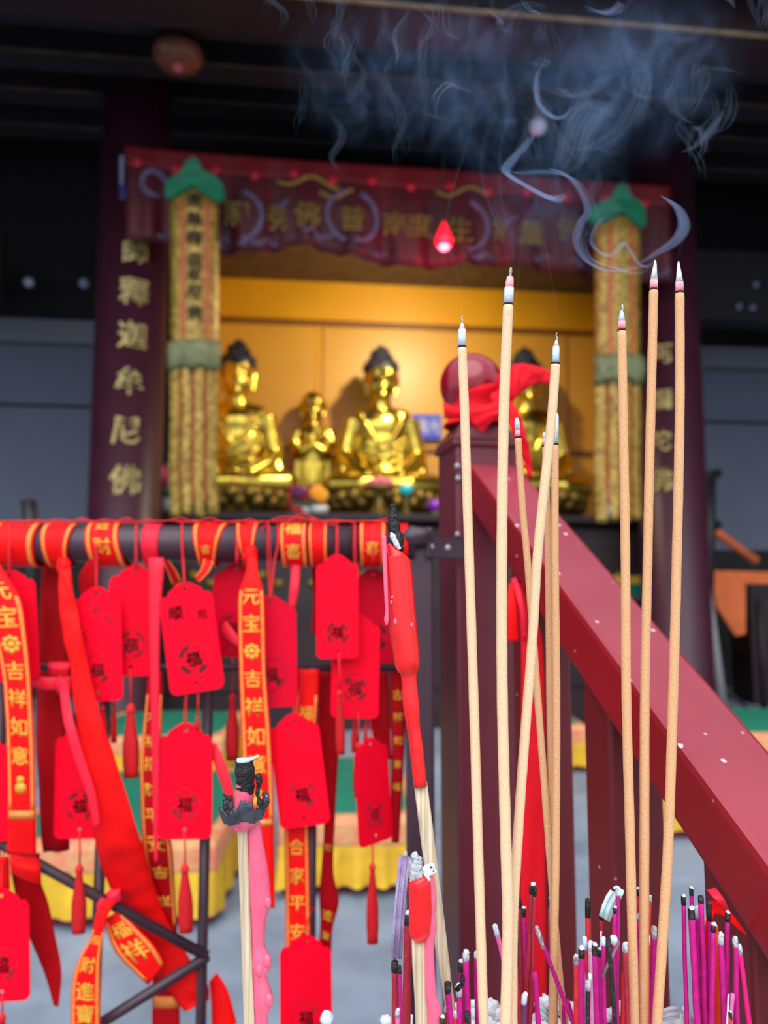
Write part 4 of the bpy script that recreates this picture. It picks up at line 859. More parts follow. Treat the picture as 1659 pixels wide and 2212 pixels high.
# tangled cord along the top of the rail
root = thing('tangled_cord', 'thin tangled red cord lying along the top of the rail', 'cord', at(430, 1137, RY))
for k in range(3):
    rr = random.Random(k + 40); pts = []
    for x in range(-40, 860, 20): a = at(x + rr.uniform(-6, 6), 1175, RY); pts.append(Vector((a.x, RY + (k - 1) * 0.009 + rr.uniform(-.004, .004), a.z + RR + 0.0032 + 0.002 * abs(rr.gauss(0, 1)))))
    m = MB(); m.tube([Vector(q) for q in spline([tuple(p) for p in pts], 3)], 0.0008, 6); m.build('strand', M_CORD, root)
for pts in ([(560, 1150), (590, 1122), (640, 1116), (690, 1128), (730, 1136)], [(610, 1140), (650, 1110), (700, 1126), (760, 1126)]): m = MB(); m.tube(path([(x, y, .866) for x, y in pts]), 0.0008, 6); m.build('strand', M_CORD, root)

# ------------------------------------------------------------------ wish tags
TAGOUT = [(0, .13), (.12, .125), (.25, .10), (.38, .055), (.50, .01), (.60, -.02), (.645, -.055), (.66, -.09), (.72, -.105), (.80, -.095), (.88, -.11), (.95, -.15), (1.0, -.22)]
def tassel(parent, px, y0, y1, y2, w_, Y, px2=None):
    px2 = px if px2 is None else px2; a = at(px, y0, Y); b = at(px + (px2 - px) * .3, y1, Y); c = at(px2, y2, Y); s = pxm(w_ / 2, Y)
    m = MB(); N = 10; pts = [b.lerp(c, i / N) for i in range(N + 1)]; m.tube(pts, [s * (.35 + .65 * min(1, (i / N) * 1.9) - .10 * (i > 8)) for i in range(N + 1)], 22, ribs=11, rib=.10, flat=.6)
    sk = m.build('tassel', M_TASS, parent)
    m = MB(); m.tube([a, a.lerp(b, .5) + Vector((.0006, 0, 0)), b], .0011, 6); c1 = m.build('tassel_cord', M_CORD, sk, local=False) if False else None
    org = Vector(parent.location)
    def sub(name, mt, mb_): o = mb_.build(name, mt, None, at_=org); o.location = (0, 0, 0); o.parent = sk; return o
    sub('tassel_cord', M_CORD, m); m = MB(); m.ball(b, s * .62, 12, 8, (1, .8, 1.3)); sub('tassel_knot', M_CORD, m)
def wish_tag(label, top, bot, wpx, Y, seal=True, marks=0, turn=0.0, mt=M_TAG, cords=(), dY=0.0, sealch='福', faint=False):
    T_, B_ = at(top[0], top[1], Y), at(bot[0], bot[1], Y + dY); w_ = pxm(wpx, Y); hw_ = w_ / 2; up = (T_ - B_).normalized()
    rt = Vector((1, 0, 0)); rt = (rt - up * rt.dot(up)).normalized(); fr = up.cross(rt)      # fr points away from camera or towards it
    if fr.y > 0: fr = -fr
    Rm = Matrix.Rotation(turn, 3, up); rt = Rm @ rt; fr = Rm @ fr; L = (T_ - B_).length
    root = thing('wish_tag', label, 'wish tag', T_)
    def P(x, y, z=0.0): return T_ + rt * x + up * y + fr * z
    out = [(x * hw_, y * w_) for x, y in TAGOUT]; yb = -L - .17 * w_; rc = .13 * w_
    out += [(hw_ - rc + rc * math.cos(a), yb + rc - rc * math.sin(a)) for a in (0, .4, .8, 1.18, PI / 2)]
    full = out + [(-x, y) for x, y in reversed(out) if x > 1e-9]
    full = full[::-1]
    holes = [[(r0 * math.cos(-2 * PI * i / 14), cy_ + r0 * math.sin(-2 * PI * i / 14)) for i in range(14)] for r0, cy_ in ((.038 * w_, 0.0), (.034 * w_, -L))]
    loops = [full] + holes; flat = [p for l in loops for p in l]; tri = tessellate_polygon([[Vector((x, y, 0)) for x, y in l] for l in loops])
    m = MB(); th = .0011; n = len(flat); m.add([P(x, y, th / 2) for x, y in flat] + [P(x, y, -th / 2) for x, y in flat], [list(t) for t in tri] + [[n + i for i in reversed(t)] for t in tri])
    k = 0; sf = []
    for l in loops:
        q = len(l); sf += [[k + i, k + (i + 1) % q, n + k + (i + 1) % q, n + k + i] for i in range(q)]; k += q
    m.f += sf; m.m += [0] * len(sf)
    m.slot(1); z = th / 2 + .0003
    def stroke(x0, y0, x1, y1, t): d = Vector((x1 - x0, y1 - y0)).normalized(); a, b = -d.y * t, d.x * t; m.add([P(x0 + a, y0 + b, z), P(x1 + a, y1 + b, z), P(x1 - a, y1 - b, z), P(x0 - a, y0 - b, z)], [(0, 1, 2, 3)])
    if seal:
        sy = -L + .44 * w_; R = .29 * w_
        rq = random.Random(int(top[0] * 3 + bot[1])); arcs = [(0, 360, R, .008)] + [(b_ + rq.uniform(-8, 12), b_ + rq.uniform(35, 66), R * rq.uniform(.72, .84), rq.uniform(.03, .075)) for b_ in (15, 105, 195, 285) if rq.random() < .85]
        arcs += [(b_ + rq.uniform(0, 40), b_ + rq.uniform(45, 80), R * rq.uniform(.3, .6), rq.uniform(.015, .04)) for b_ in (0, 70, 140, 210, 280)]
        for a0, a1, rr_, t in arcs:
            N = max(3, int((a1 - a0) / 9)); vs = []
            for i in range(N + 1):
                a = math.radians(a0 + (a1 - a0) * i / N)
                for s_ in (-1, 1): vs.append(P((rr_ + s_ * t * w_ / 1.6) * math.cos(a), sy + (rr_ + s_ * t * w_ / 1.6) * math.sin(a), z))
            m.add(vs, [[2 * i, 2 * i + 1, 2 * i + 3, 2 * i + 2] for i in range(N)])
        g = glyph(sealch); m.add([P(gx * R * .9, sy + gy * R * .9, z) for gx, gy in g[0]], g[1])
    rg = random.Random(int(top[0] * 7 + top[1]))
    for k in range(marks):                       # illegible handwriting
        cx = rg.choice((-.3, .0, .28)) * w_; cy2 = -(.32 + .26 * k + rg.uniform(-.05, .05)) * w_
        for q in range(5): x0, y0 = cx + rg.uniform(-.14, .14) * w_, cy2 + rg.uniform(-.12, .12) * w_; an = rg.choice((0.1, 1.45, 2.2, 0.75)); l_ = rg.uniform(.08, .2) * w_; stroke(x0, y0, x0 + l_ * math.cos(an), y0 + l_ * math.sin(an), .009 * w_)
    m.build('card', [mt, M_PRINTF if faint else M_PRINT], root, False, recalc=False)
    for c in cords: mm = MB(); mm.tube([at(*q) for q in spline(c, 5)], .0008, 6); mm.build('cord', M_CORD, root)
    return root
def over_rail(x, ytop, Y, dx=2, x2=None):
    x2 = x if x2 is None else x2
    return [[(x, ytop, Y - .001), ((x + x2) / 2 + s_, 1216, .857), (x2 + s_ * .8, 1178, .8565), (x2 + s_ * .6, 1141, .864), (x2 + s_ * .3, 1133, .88), (x2, 1150, .902)] for s_ in (-dx, dx)]
t = wish_tag('pinkish blank tag partly behind the leftmost gold-lettered ribbon', (20, 1244), (30, 1452), 106, .862, False, 0, .12, cords=over_rail(20, 1243, .862))
t = wish_tag('tag with faint handwriting and a dark seal crossed by the wide diagonal ribbon', (208, 1281), (212, 1496), 108, .856, True, 3, -.05, cords=over_rail(208, 1280, .856))
tassel(t, 222, 1498, 1530, 1592, 16, .86)
t = wish_tag('tag with a seal partly behind the plain rose ribbon, trailing a long tassel', (294, 1234), (282, 1441), 108, .866, True, 0, .1, cords=over_rail(294, 1233, .866))
tassel(t, 281, 1444, 1532, 1680, 32, .864, 284); tassel(t, 246, 1452, 1522, 1604, 13, .874)
t4 = wish_tag('tag with two handwritten characters above a round dark seal, carrying a second tag below', (399, 1272), (425, 1475), 116, .848, True, 0, 0, cords=over_rail(399, 1271, .848, 1.5, 393))
m = MB()
for ch, gx_, gy_, s_ in (('顺', -.22, -.42, .26), ('司', .26, -.52, .17)):
    T_, B_ = at(399, 1272, .848), at(425, 1475, .848); up = (T_ - B_).normalized(); rt = (Vector((1, 0, 0)) - up * up.x).normalized(); w_ = pxm(116, .848); g = glyph(ch)
    m.add([T_ + rt * ((gx_ + a * s_) * w_) + up * ((gy_ + b * s_) * w_) + Vector((0, -.0010, 0)) for a, b in g[0]], g[1])
m.build('lettering', M_PRINT, t4, False)
tassel(t4, 427, 1478, 1552, 1574, 13, .85)
t = wish_tag('tag hanging by cords from another tag, trailing a long slim tassel', (401, 1577), (399, 1792), 114, .852, True, 0, 0, faint=True, cords=[[(401, 1576, .851), (402, 1530, .85), (404, 1490, .849)], [(399, 1578, .853), (399, 1530, .853), (402, 1492, .852)]])
tassel(t, 398, 1794, 1878, 2014, 29, .852, 402)
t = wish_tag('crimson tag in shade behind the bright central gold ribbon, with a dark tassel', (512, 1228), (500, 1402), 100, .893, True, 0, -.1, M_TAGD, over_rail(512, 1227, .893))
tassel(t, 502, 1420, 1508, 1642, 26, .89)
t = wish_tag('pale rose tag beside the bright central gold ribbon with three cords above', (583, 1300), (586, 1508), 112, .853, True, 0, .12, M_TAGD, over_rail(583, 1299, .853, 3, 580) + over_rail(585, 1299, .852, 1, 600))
t = wish_tag('narrow plain tag with a small broken ring seal near the tall red candle', (728, 1209), (729, 1407), 91, .845, True, 0, 0, cords=over_rail(728, 1208, .845))
tassel(t, 732, 1412, 1498, 1630, 19, .842, 736)
t = wish_tag('tag with a large broken ring seal half hidden by the narrow plain tag', (770, 1338), (766, 1534), 102, .862, True, 0, -.04, cords=over_rail(768, 1337, .862, 2, 766))
tassel(t, 790, 1548, 1572, 1640, 12, .868); tassel(t, 766, 1540, 1560, 1625, 14, .87)
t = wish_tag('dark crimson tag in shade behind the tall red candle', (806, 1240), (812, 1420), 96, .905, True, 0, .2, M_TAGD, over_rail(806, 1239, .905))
t = wish_tag('broad tag with a smudged seal below the pale rose tag', (633, 1556), (658, 1766), 106, .848, True, 1, 0, faint=True, cords=[[(633, 1555, .847), (636, 1500, .862), (640, 1444, .872)], [(635, 1555, .848), (648, 1500, .864), (652, 1444, .873)]])
t = wish_tag('tag turned edgewise with an oval seal and a thin hanging tassel', (800, 1606), (812, 1804), 94, .858, True, 0, .75, M_TAG, faint=True, cords=[[(800, 1605, .857), (800, 1560, .865), (798, 1446, .876)]])
tassel(t, 804, 1826, 1874, 2038, 23, .856, 805)
t = wish_tag('large plain tag low on the railing below the gold-lettered orange-red ribbon', (660, 2034), (662, 2252), 106, .846, True, 0, 0, faint=True, cords=[[(660, 2033, .845), (664, 1990, .86), (676, 1960, .874)]])
t = wish_tag('tag cut by the frame edge below the slanting bar, with a worn pale seal', (2, 1934), (4, 2142), 116, .846, True, 0, 0, faint=True, cords=[[(2, 1933, .845), (4, 1880, .86), (8, 1826, .87)]])
tassel(t, 4, 2150, 2200, 2300, 26, .846)
t = wish_tag('tag with handwriting mostly hidden by the wide diagonal ribbon, above the tan kneeler', (176, 1580), (172, 1792), 108, .866, True, 3, 0, cords=[[(176, 1579, .865), (180, 1520, .872), (186, 1446, .876)]])
tassel(t, 172, 1796, 1878, 2016, 28, .864, 170)
t = wish_tag('tag at the frame edge with its lower corner showing under the leftmost gold-lettered ribbon', (-36, 1600), (-34, 1800), 112, .86, True, 2, 0, cords=[[(-36, 1599, .859), (-36, 1500, .87), (-36, 1446, .876)]])
root = thing('loose_tassel', 'rose red tassel swinging loose beside the tag turned edgewise', 'tassel', at(770, 1540, .86)); tassel(root, 774, 1540, 1612, 1722, 24, .86, 776)

# ------------------------------------------------------------------ red cloth round the newel knob, ribbons on the balusters
root = thing('red_cloth', 'red cloth knotted round the newel ball with a stiff bow and tail', 'cloth', Vector((bc.x, bc.y - .04, at(1030, 880, .93).z)))
m = MB(); n = 48; rows = 8; vs = []; zt_ = at(1010, 846, .93).z; zb_ = at(1010, 908, .93).z
for j in range(rows + 1):
    for i in range(n):
        a = 2 * PI * i / n; f = j / rows; x = math.cos(a); y = math.sin(a); zz = zt_ + (zb_ - zt_) * f + .012 * x * (1 - f) - .006 * y * (1 - f)
        dz = max(-1, min(1, (zz - bc.z) / rb)); rad = max(rb * math.sqrt(max(0, 1 - dz * dz)), .031) + .0022 + .0014 * math.sin(i * 1.9 + j) * f + .0016 * noise.noise(Vector((x * 3, y * 3, j * .6))) + .007 * max(0, f - .55) / .45
        vs.append(Vector((bc.x + .004 + rad * x, bc.y + rad * y, zz)))
m.add(vs, [[j * n + i, j * n + (i + 1) % n, (j + 1) * n + (i + 1) % n, (j + 1) * n + i] for j in range(rows) for i in range(n)])
o = m.build('wrap', M_CLOTH, root); s = o.modifiers.new('thick', 'SOLIDIFY'); s.thickness = .0012
m = MB(); m.ball(at(1092, 828, .915), .0125, 16, 12, (1, .9, 1.25), .5); m.ball(at(1084, 862, .912), .011, 16, 12, (1.3, .8, 1), .5); m.build('knot', M_CLOTH, root)
sheet_part('bow', Sheet([(1084, 800, 1082, 864, .915), (1112, 788, 1110, 862, .902), (1140, 788, 1128, 846, .905), (1168, 794, 1160, 828, .915), (1190, 802, 1187, 832, .925)], bulge=.12, wr=.006, seed=5), M_CLOTH, root, thick=.001)
sheet_part('flap', Sheet([(988, 888, 1104, 872, .905), (1004, 902, 1092, 888, .90), (1024, 920, 1066, 908, .90), (1038, 932, 1044, 931, .905)], bulge=.06, wr=.004, seed=2), M_CLOTH, root, thick=.001)
sheet_part('tail', Sheet([(1076, 868, 1100, 860, .905), (1094, 905, 1122, 896, .9), (1112, 950, 1138, 944, .905), (1130, 995, 1147, 988, .915), (1142, 1032, 1150, 1030, .92)], bulge=.08, wr=.004, seed=4), M_CLOTH, root, thick=.001)
sheet_part('fold', Sheet([(956, 868, 960, 904, .915), (1000, 884, 1010, 902, .9), (1060, 872, 1064, 894, .9), (1098, 846, 1104, 876, .91)], bulge=.25), M_CLOTH, root, thick=.001)
root = thing('scarlet_ribbon', 'long broad scarlet ribbon hanging down the first baluster under the handrail', 'ribbon', at(1150, 1290, .80))
YR1 = BAL[0].y - .006
sheet_part('tail', Sheet([(1112, 1268, 1128, 1258, YR1 + 0.012), (1120, 1320, 1146, 1310, YR1 + 0.002), (1126, 1400, 1172, 1390, YR1 + -0.003), (1126, 1600, 1177, 1600, YR1 + -0.003), (1124, 1900, 1178, 1900, YR1 + -0.001), (1126, 2190, 1180, 2190, YR1 + 0.003)], bulge=.03, wr=.003, seed=3), M_CLOTH, root, thick=.001)
sheet_part('short_end', Sheet([(1100, 1262, 1116, 1256, YR1 + 0.007), (1096, 1300, 1118, 1300, YR1 + -0.001), (1096, 1340, 1118, 1340, YR1 + -0.003), (1096, 1384, 1120, 1384, YR1 + -0.001)], bulge=.08), M_RIB, root, thick=.001)
sheet_part('loop', Sheet([(1104, 1252, 1114, 1246, YR1 + 0.007), (1116, 1290, 1126, 1280, YR1 + -0.008), (1124, 1330, 1136, 1324, YR1 + -0.011), (1128, 1380, 1138, 1378, YR1 + -0.008)], bulge=.1), M_RIBP, root, thick=.001)
root = thing('knotted_ribbon', 'orange red ribbon with a pink end knotted to the lowest baluster', 'ribbon', at(1548, 1960, .565))
K = BAL[2].y - .012
sheet_part('pink_end', Sheet([(1526, 1922, 1545, 1917, K), (1538, 1937, 1560, 1936, K - .006), (1553, 1953, 1569, 1951, K - .006), (1566, 1968, 1577, 1972, K)], bulge=.1), M_RIBP, root)
sheet_part('right_end', Sheet([(1537, 1942, 1538, 1976, K), (1558, 1954, 1560, 1977, K), (1582, 1976, 1582, 1996, K), (1612, 2016, 1611, 2020, K + .004)], bulge=.1), M_RIB, root)
sheet_part('left_loop', Sheet([(1530, 1962, 1545, 1965, K), (1524, 1995, 1536, 1998, K - .004), (1522, 2040, 1534, 2040, K), (1526, 2110, 1536, 2110, K + .003)], bulge=.1), M_RIB, root)
sheet_part('tail', Sheet([(1530, 2000, 1548, 1990, K + .004), (1528, 2080, 1550, 2080, K), (1530, 2180, 1548, 2180, K), (1530, 2300, 1548, 2300, K)], bulge=.1), M_RIBD, root)
sheet_part('tail', Sheet([(1540, 2000, 1551, 2000, K - .003), (1542, 2090, 1555, 2090, K - .006), (1541, 2300, 1557, 2300, K - .006)], bulge=.1), mat('ribbon_orange', (255, 70, 10), 0.5, rgb2=(240, 50, 10), scale=60), root)

# ------------------------------------------------------------------ censer with its ash bed
PC = Vector((0.10, 0.43, -0.45)); PR = 0.205; ZR = 0.535
root = thing('censer', 'round bronze incense burner holding the ash, incense and candles', 'incense burner', PC)
m = MB(); m.lathe([(.17, 0), (.175, .03), (.12, .07), (.085, .14), (.08, .55), (.12, .64)], PC, 40); m.build('pedestal', M_BRONZE, root)
zz = ZR + .45 - .034
m = MB(); m.lathe([(.10, .62), (.17, .68), (.215, .80), (.212, .90), (.196, zz - .03), (.215, zz - .012), (.222, zz), (.205, zz + .002), (.19, zz - .03), (.19, zz - .06), (.0, zz - .07)], PC, 56); m.build('bowl', M_BRONZE, root)
for e in (-1, 1): m = MB(); m.tube([PC + Vector((e * .20, 0, zz - .12)), PC + Vector((e * .245, 0, zz - .10)), PC + Vector((e * .245, 0, zz - .03)), PC + Vector((e * .212, 0, zz - .015))], .010, 10); m.build('handle', M_BRONZE, root)
def ash_z(x, y):
    dx, dy = x - PC.x, y - PC.y; q = (dx * dx + dy * dy) / (PR * PR); g = math.exp(-((x - .09) ** 2 / .012 + (y - .55) ** 2 / .012))
    return ZR - .02 + .024 * max(0, 1 - q) + .030 * g + .006 * noise.noise(Vector((x * 45, y * 45, 1))) + .003 * noise.noise(Vector((x * 150, y * 150, 4)))
m = MB(); NR, NA = 46, 110; vs = [Vector((PC.x, PC.y, ash_z(PC.x, PC.y)))]
for i in range(1, NR + 1):
    for j in range(NA):
        a = 2 * PI * j / NA; r_ = (PR - .012) * i / NR; x, y = PC.x + r_ * math.cos(a), PC.y + r_ * math.sin(a); vs.append(Vector((x, y, ash_z(x, y))))
fs = [[0, 1 + j, 1 + (j + 1) % NA] for j in range(NA)] + [[1 + i * NA + j, 1 + (i + 1) * NA + j, 1 + (i + 1) * NA + (j + 1) % NA, 1 + i * NA + (j + 1) % NA] for i in range(NR - 1) for j in range(NA)]
m.add(vs, fs); o = m.build('ash_bed', M_ASH, at_=(PC.x, PC.y, ZR)); tag(o, 'pale grey ash bed filling the incense burner', 'ash', kind='stuff')

def foot(pts):                   # carry a path down its last direction into the ash
    P = [at(*p) for p in pts]; d = (P[-1] - P[-2]).normalized()
    for _ in range(400):
        if P[-1].z < ash_z(P[-1].x, P[-1].y) - .012: break
        P.append(P[-1] + d * .01); 
    return P
def wobble(P, s, seed): return [p + Vector((s * noise.noise(Vector((p.z * 9, seed, 0))), 0, 0)) for p in P]
# ------------------------------------------------------------------ the nine burning incense sticks
def incense(label, st, wpx, mt, ash, style):
    P = [at(*p) for p in spline(st, 10)]; d = (P[-1] - P[-2]).normalized()
    while P[-1].z > ash_z(P[-1].x, P[-1].y) - .012: P.append(P[-1] + d * .012)
    Y = st[0][2]; R = pxm(wpx / 2, Y); x0, y0 = st[0][0], st[0][1]
    root = thing('incense_stick', label, 'incense', P[-1], 0, 'burning incense sticks')
    m = MB(); m.tube(P, [R * .93] + [R * (1 + .02 * math.sin(i * 1.7)) for i in range(1, len(P))], 18); m.build('stick', mt, root)
    m = MB(); up = (P[0] - P[1]).normalized(); m.tube([P[0] - up * pxm(2.2, Y), P[0] + up * pxm(2.0, Y)], R * .985, 18); m.build('burn_line', M_BAND, root)
    for nm, mt2, pts in ash:
        q = [(at(x, y, Y), pxm(w_ / 2, Y)) for x, y, w_ in pts]; m = MB(); m.tube([a for a, _ in q], [b for _, b in q], 14, flat=.9); m.build(nm, mt2, root)
    return root
def tipA(x, y, w_, lean=0):      # blue-white ash column, pale cone, curled wick end
    return [('ash_column', M_ASHB, [(x, y, w_ * .9), (x + lean * .3, y - 18, w_ * .86), (x + lean * .6, y - 36, w_ * .8)]), ('ash_cone', M_PALE, [(x + lean * .6, y - 36, w_ * .78), (x + lean, y - 46, w_ * .4), (x + lean, y - 50, w_ * .25)]), ('wick_end', M_CHARG, [(x + lean, y - 48, w_ * .22), (x + lean + 2, y - 56, w_ * .22), (x + lean - 1, y - 61, w_ * .13), (x + lean + 1, y - 66, w_ * .12)])]
def tipB(x, y, w_, top, lean=0): # pink ember below a slanting white ash cone
    h = y - top
    return [('ember', M_EMBER, [(x, y, w_ * .94), (x + lean * .2, y - h * .3, w_ * .9)]), ('ash_cone', M_ASH, [(x + lean * .2, y - h * .3, w_ * .88), (x + lean * .5, y - h * .55, w_ * .62), (x + lean, y - h * .8, w_ * .40), (x + lean * 1.1, y - h * .95, w_ * .26), (x + lean * 1.0, y - h, w_ * .14)])]
incense('pale incense stick nearest the tall red candle, blue ash tip beside the newel ball', [(998, 750, .40), (1004, 900, .40), (1010, 1100, .40), (1023, 1500, .40), (1038, 2000, .40), (1046, 2250, .40)], 20.5, M_TAN, tipA(998, 748, 20), '')
incense('tallest pale incense stick, crossing in front of the red cloth bow on the newel', [(1098, 658, .395), (1088, 900, .395), (1084, 1200, .395), (1085, 1500, .395), (1092, 1800, .395), (1097, 2000, .395), (1091, 2250, .395)], 23, M_TAN,
        [('ash_column', M_ASHB, [(1098, 656, 22), (1099, 638, 21), (1100, 622, 21)]), ('ember', M_EMBER, [(1100, 622, 19), (1101, 610, 18), (1102, 599, 15)]), ('wick_end', M_CHARG, [(1102, 599, 8), (1102, 592, 6), (1103, 586, 8), (1104, 578, 4)])], '')
incense('pale incense stick leaning across thinner brown ones and meeting the tallest low down', [(1200, 786, .405), (1192, 900, .405), (1177, 1040, .405), (1161, 1200, .405), (1150, 1380, .405), (1133, 1600, .405), (1119, 1800, .405), (1108, 2000, .405), (1107, 2250, .405)], 20.5, M_TAN, tipA(1200, 785, 18, 2), '')
incense('thin brown incense stick with a short white tip just past the newel ball, leaning', [(1119, 945, .46), (1129, 1100, .46), (1140, 1220, .46), (1161, 1500, .46), (1184, 1800, .46), (1204, 2060, .46), (1216, 2176, .46)], 15, M_TANB, [('ember', M_EMBER, [(1118, 943, 12), (1118, 930, 12)]), ('ash_column', M_ASHB, [(1118, 930, 12), (1117, 912, 11), (1116, 903, 6)])], '')
incense('brown incense stick mostly hidden behind its upright neighbour at the leaning pale stick', [(1178, 964, .462), (1184, 1200, .462), (1187, 1500, .462), (1192, 1800, .462), (1198, 2200, .462)], 14, M_TANB, [('ember', M_EMBER, [(1178, 962, 11), (1177, 948, 11)]), ('ash_column', M_ASHB, [(1177, 948, 11), (1177, 935, 9)])], '')
incense('upright brown incense stick with slanting white ash behind the leaning pale stick', [(1199, 960, .452), (1199, 1200, .452), (1202, 1500, .452), (1201, 1800, .452), (1198, 2000, .452), (1192, 2250, .452)], 16, M_TANB, [('ash_column', M_ASHB, [(1199, 958, 13), (1201, 925, 11), (1204, 900, 6), (1203, 892, 4)])], '')
incense('shortest of the three brown incense sticks in front of the handrail, pink ember tip', [(1343, 714, .425), (1347, 950, .425), (1351, 1200, .425), (1353, 1500, .425), (1362, 1850, .425), (1371, 2250, .425)], 20, M_TANB, [('ember', M_EMBER, [(1343, 711, 17), (1343, 694, 16)]), ('ash_cone', M_ASHB, [(1343, 694, 15), (1343, 682, 11), (1343, 671, 5)]), ('wick_end', M_CHARG, [(1343, 673, 4), (1345, 665, 5), (1344, 657, 3)])], '')
incense('tall brown incense stick with white ash cone, middle of three before the handrail', [(1412, 626, .43), (1408, 800, .43), (1403, 1000, .43), (1399, 1200, .43), (1393, 1500, .43), (1392, 1850, .43), (1390, 2250, .43)], 20, M_TANB, tipB(1412, 623, 19, 562, 3), '')
incense('tall brown incense stick nearest the grey wall, white ash cone slanting', [(1468, 632, .42), (1468, 900, .42), (1462, 1200, .42), (1454, 1500, .42), (1442, 1850, .42), (1419, 2212, .42), (1416, 2250, .42)], 20.5, M_TANB, tipB(1468, 629, 19, 565, -2), '')

# ------------------------------------------------------------------ candles on bamboo
YC = .41
def shaft(root, l, rr_, Y, ny=.7):
    """bamboo sliver from left and right edge points"""
    m = MB(); c = [at((a[0] + b[0]) / 2, (a[1] + b[1]) / 2, Y) for a, b in zip(l, rr_)]; rad = [pxm((b[0] - a[0]) / 2, Y) for a, b in zip(l, rr_)]
    d = (c[-1] - c[-2]).normalized()
    while c[-1].z > ash_z(c[-1].x, c[-1].y) - .015: c.append(c[-1] + d * .015); rad.append(rad[-1])
    m.tube(c, rad, 12, flat=ny); return m.build('bamboo_stick', M_BAMB, root)
def lump(m, pts, Y, n=16, flat=1.0, jit=0.0):
    """pts: (x, y, w) rows in pixels"""
    q = spline(pts, 5); m.tube([at(x, y, Y) for x, y, w_ in q], [max(1e-5, pxm(w_ / 2, Y)) * (1 + jit * noise.noise(Vector((x * .11, y * .11, 3)))) for x, y, w_ in q], n, flat=flat)
root = thing('red_candle', 'tall red candle with a slanted burnt top standing before the iron end post', 'candle', at(962, 2200, YC), 0, 'red candles on bamboo')
m = MB(); k0 = len(m.v)
rows = spline([(838, 1176, 30), (856, 1196, 58), (859, 1225, 61), (870, 1351, 60), (877, 1405, 57), (880, 1436, 53), (882, 1450, 42), (883, 1462, 33), (888, 1522, 35), (893, 1570, 29), (899, 1612, 29), (908, 1698, 28)], 6)
m.tube([at(x, y, YC) for x, y, w_ in rows], [pxm(w_ / 2, YC) for x, y, w_ in rows], 24)
# slant the top: lift the ring's left side, lower its right side
sl = at(826, 1160, YC), at(884, 1208, YC)
for i, p in enumerate(m.v):
    zc_ = sl[0].z + (sl[1].z - sl[0].z) * (p.x - sl[0].x) / (sl[1].x - sl[0].x)
    if p.z > zc_: p.z = zc_
m.build('wax_body', M_WAX, root)
m = MB(); lump(m, [(829, 1158, 11), (831, 1200, 10), (834, 1280, 9), (836, 1322, 8), (835, 1338, 11), (835, 1350, 5)], YC - .006, 12); m.build('wax_drip', M_WAXP, root)
m = MB(); lump(m, [(868, 1192, 12), (860, 1170, 26), (852, 1145, 30), (850, 1128, 28), (850, 1108, 16), (849, 1088, 12)], YC, 14, jit=.5); m.build('burnt_wick', M_CHAR, root)
m = MB(); lump(m, [(845, 1150, 6), (849, 1160, 13), (856, 1174, 12), (864, 1186, 5)], YC - .006, 10, jit=.6); m.build('ash_crust', M_ASH, root)
rg = random.Random(3)
for x, y, w_ in ((859, 1221, 6), (846, 1290, 4), (870, 1285, 5), (846, 1301, 6), (849, 1289, 4), (854, 1343, 9), (889, 1350, 7), (868, 1268, 4)): m = MB(); m.ball(at(x, y, YC - pxm(27, YC)), pxm(w_ / 2, YC), 8, 6, (1, .5, 1.5)); m.build('wax_bead', M_WAXP, root)
shaft(root, [(894, 1690), (905, 1780), (936, 2019), (955, 2130), (972, 2240)], [(922, 1690), (934, 1780), (963, 2019), (976, 2130), (994, 2240)], YC + .002)
root = thing('burnt_candle', 'burnt-down candle on bamboo with a black crusted wax cup and pink wax run', 'candle', at(540, 2230, .40), 0, 'red candles on bamboo')
YB = .40
shaft(root, [(511, 1745), (513, 1788), (520, 2000), (528, 2230)], [(534, 1745), (534, 1788), (541, 2000), (550, 2230)], YB)
m = MB(); lump(m, [(540, 1752, 30), (546, 1777, 30), (552, 1830, 36), (556, 1877, 44), (560, 1930, 46), (561, 1954, 46), (557, 1987, 34), (556, 2042, 30), (562, 2070, 42), (563, 2088, 42), (560, 2112, 32), (566, 2150, 42), (567, 2168, 42), (563, 2195, 30), (566, 2240, 34)], YB + .003, 18, .8); m.build('wax_run', M_WAXP, root)
for x, y, w_ in ((578, 1950, 16), (577, 2075, 18), (581, 2160, 18), (560, 2095, 18)): m = MB(); m.ball(at(x, y, YB), pxm(w_ / 2, YB), 12, 8, (1, .9, 1.5)); m.build('wax_lump', M_WAXP, root)
m = MB(); lump(m, [(527, 1758, 40), (527, 1735, 38), (528, 1705, 37), (529, 1690, 36)], YB - .004, 18, .9); m.build('candle_stub', M_WAXP, root)
m = MB(); lump(m, [(532, 1716, 30), (530, 1700, 38), (529, 1672, 40), (528, 1644, 38)], YB - .004, 18, .9, .25); m.build('burnt_top', M_CHAR, root)
m = MB(); lump(m, [(528, 1645, 34), (528, 1638, 32)], YB - .004, 14, .9); lump(m, [(541, 1640, 8), (552, 1636, 5), (560, 1632, 3)], YB - .006, 8); m.build('ash_rim', M_ASHB, root)
ccen = at(524, 1744, YB - .002)
RX = pxm(51, YB)
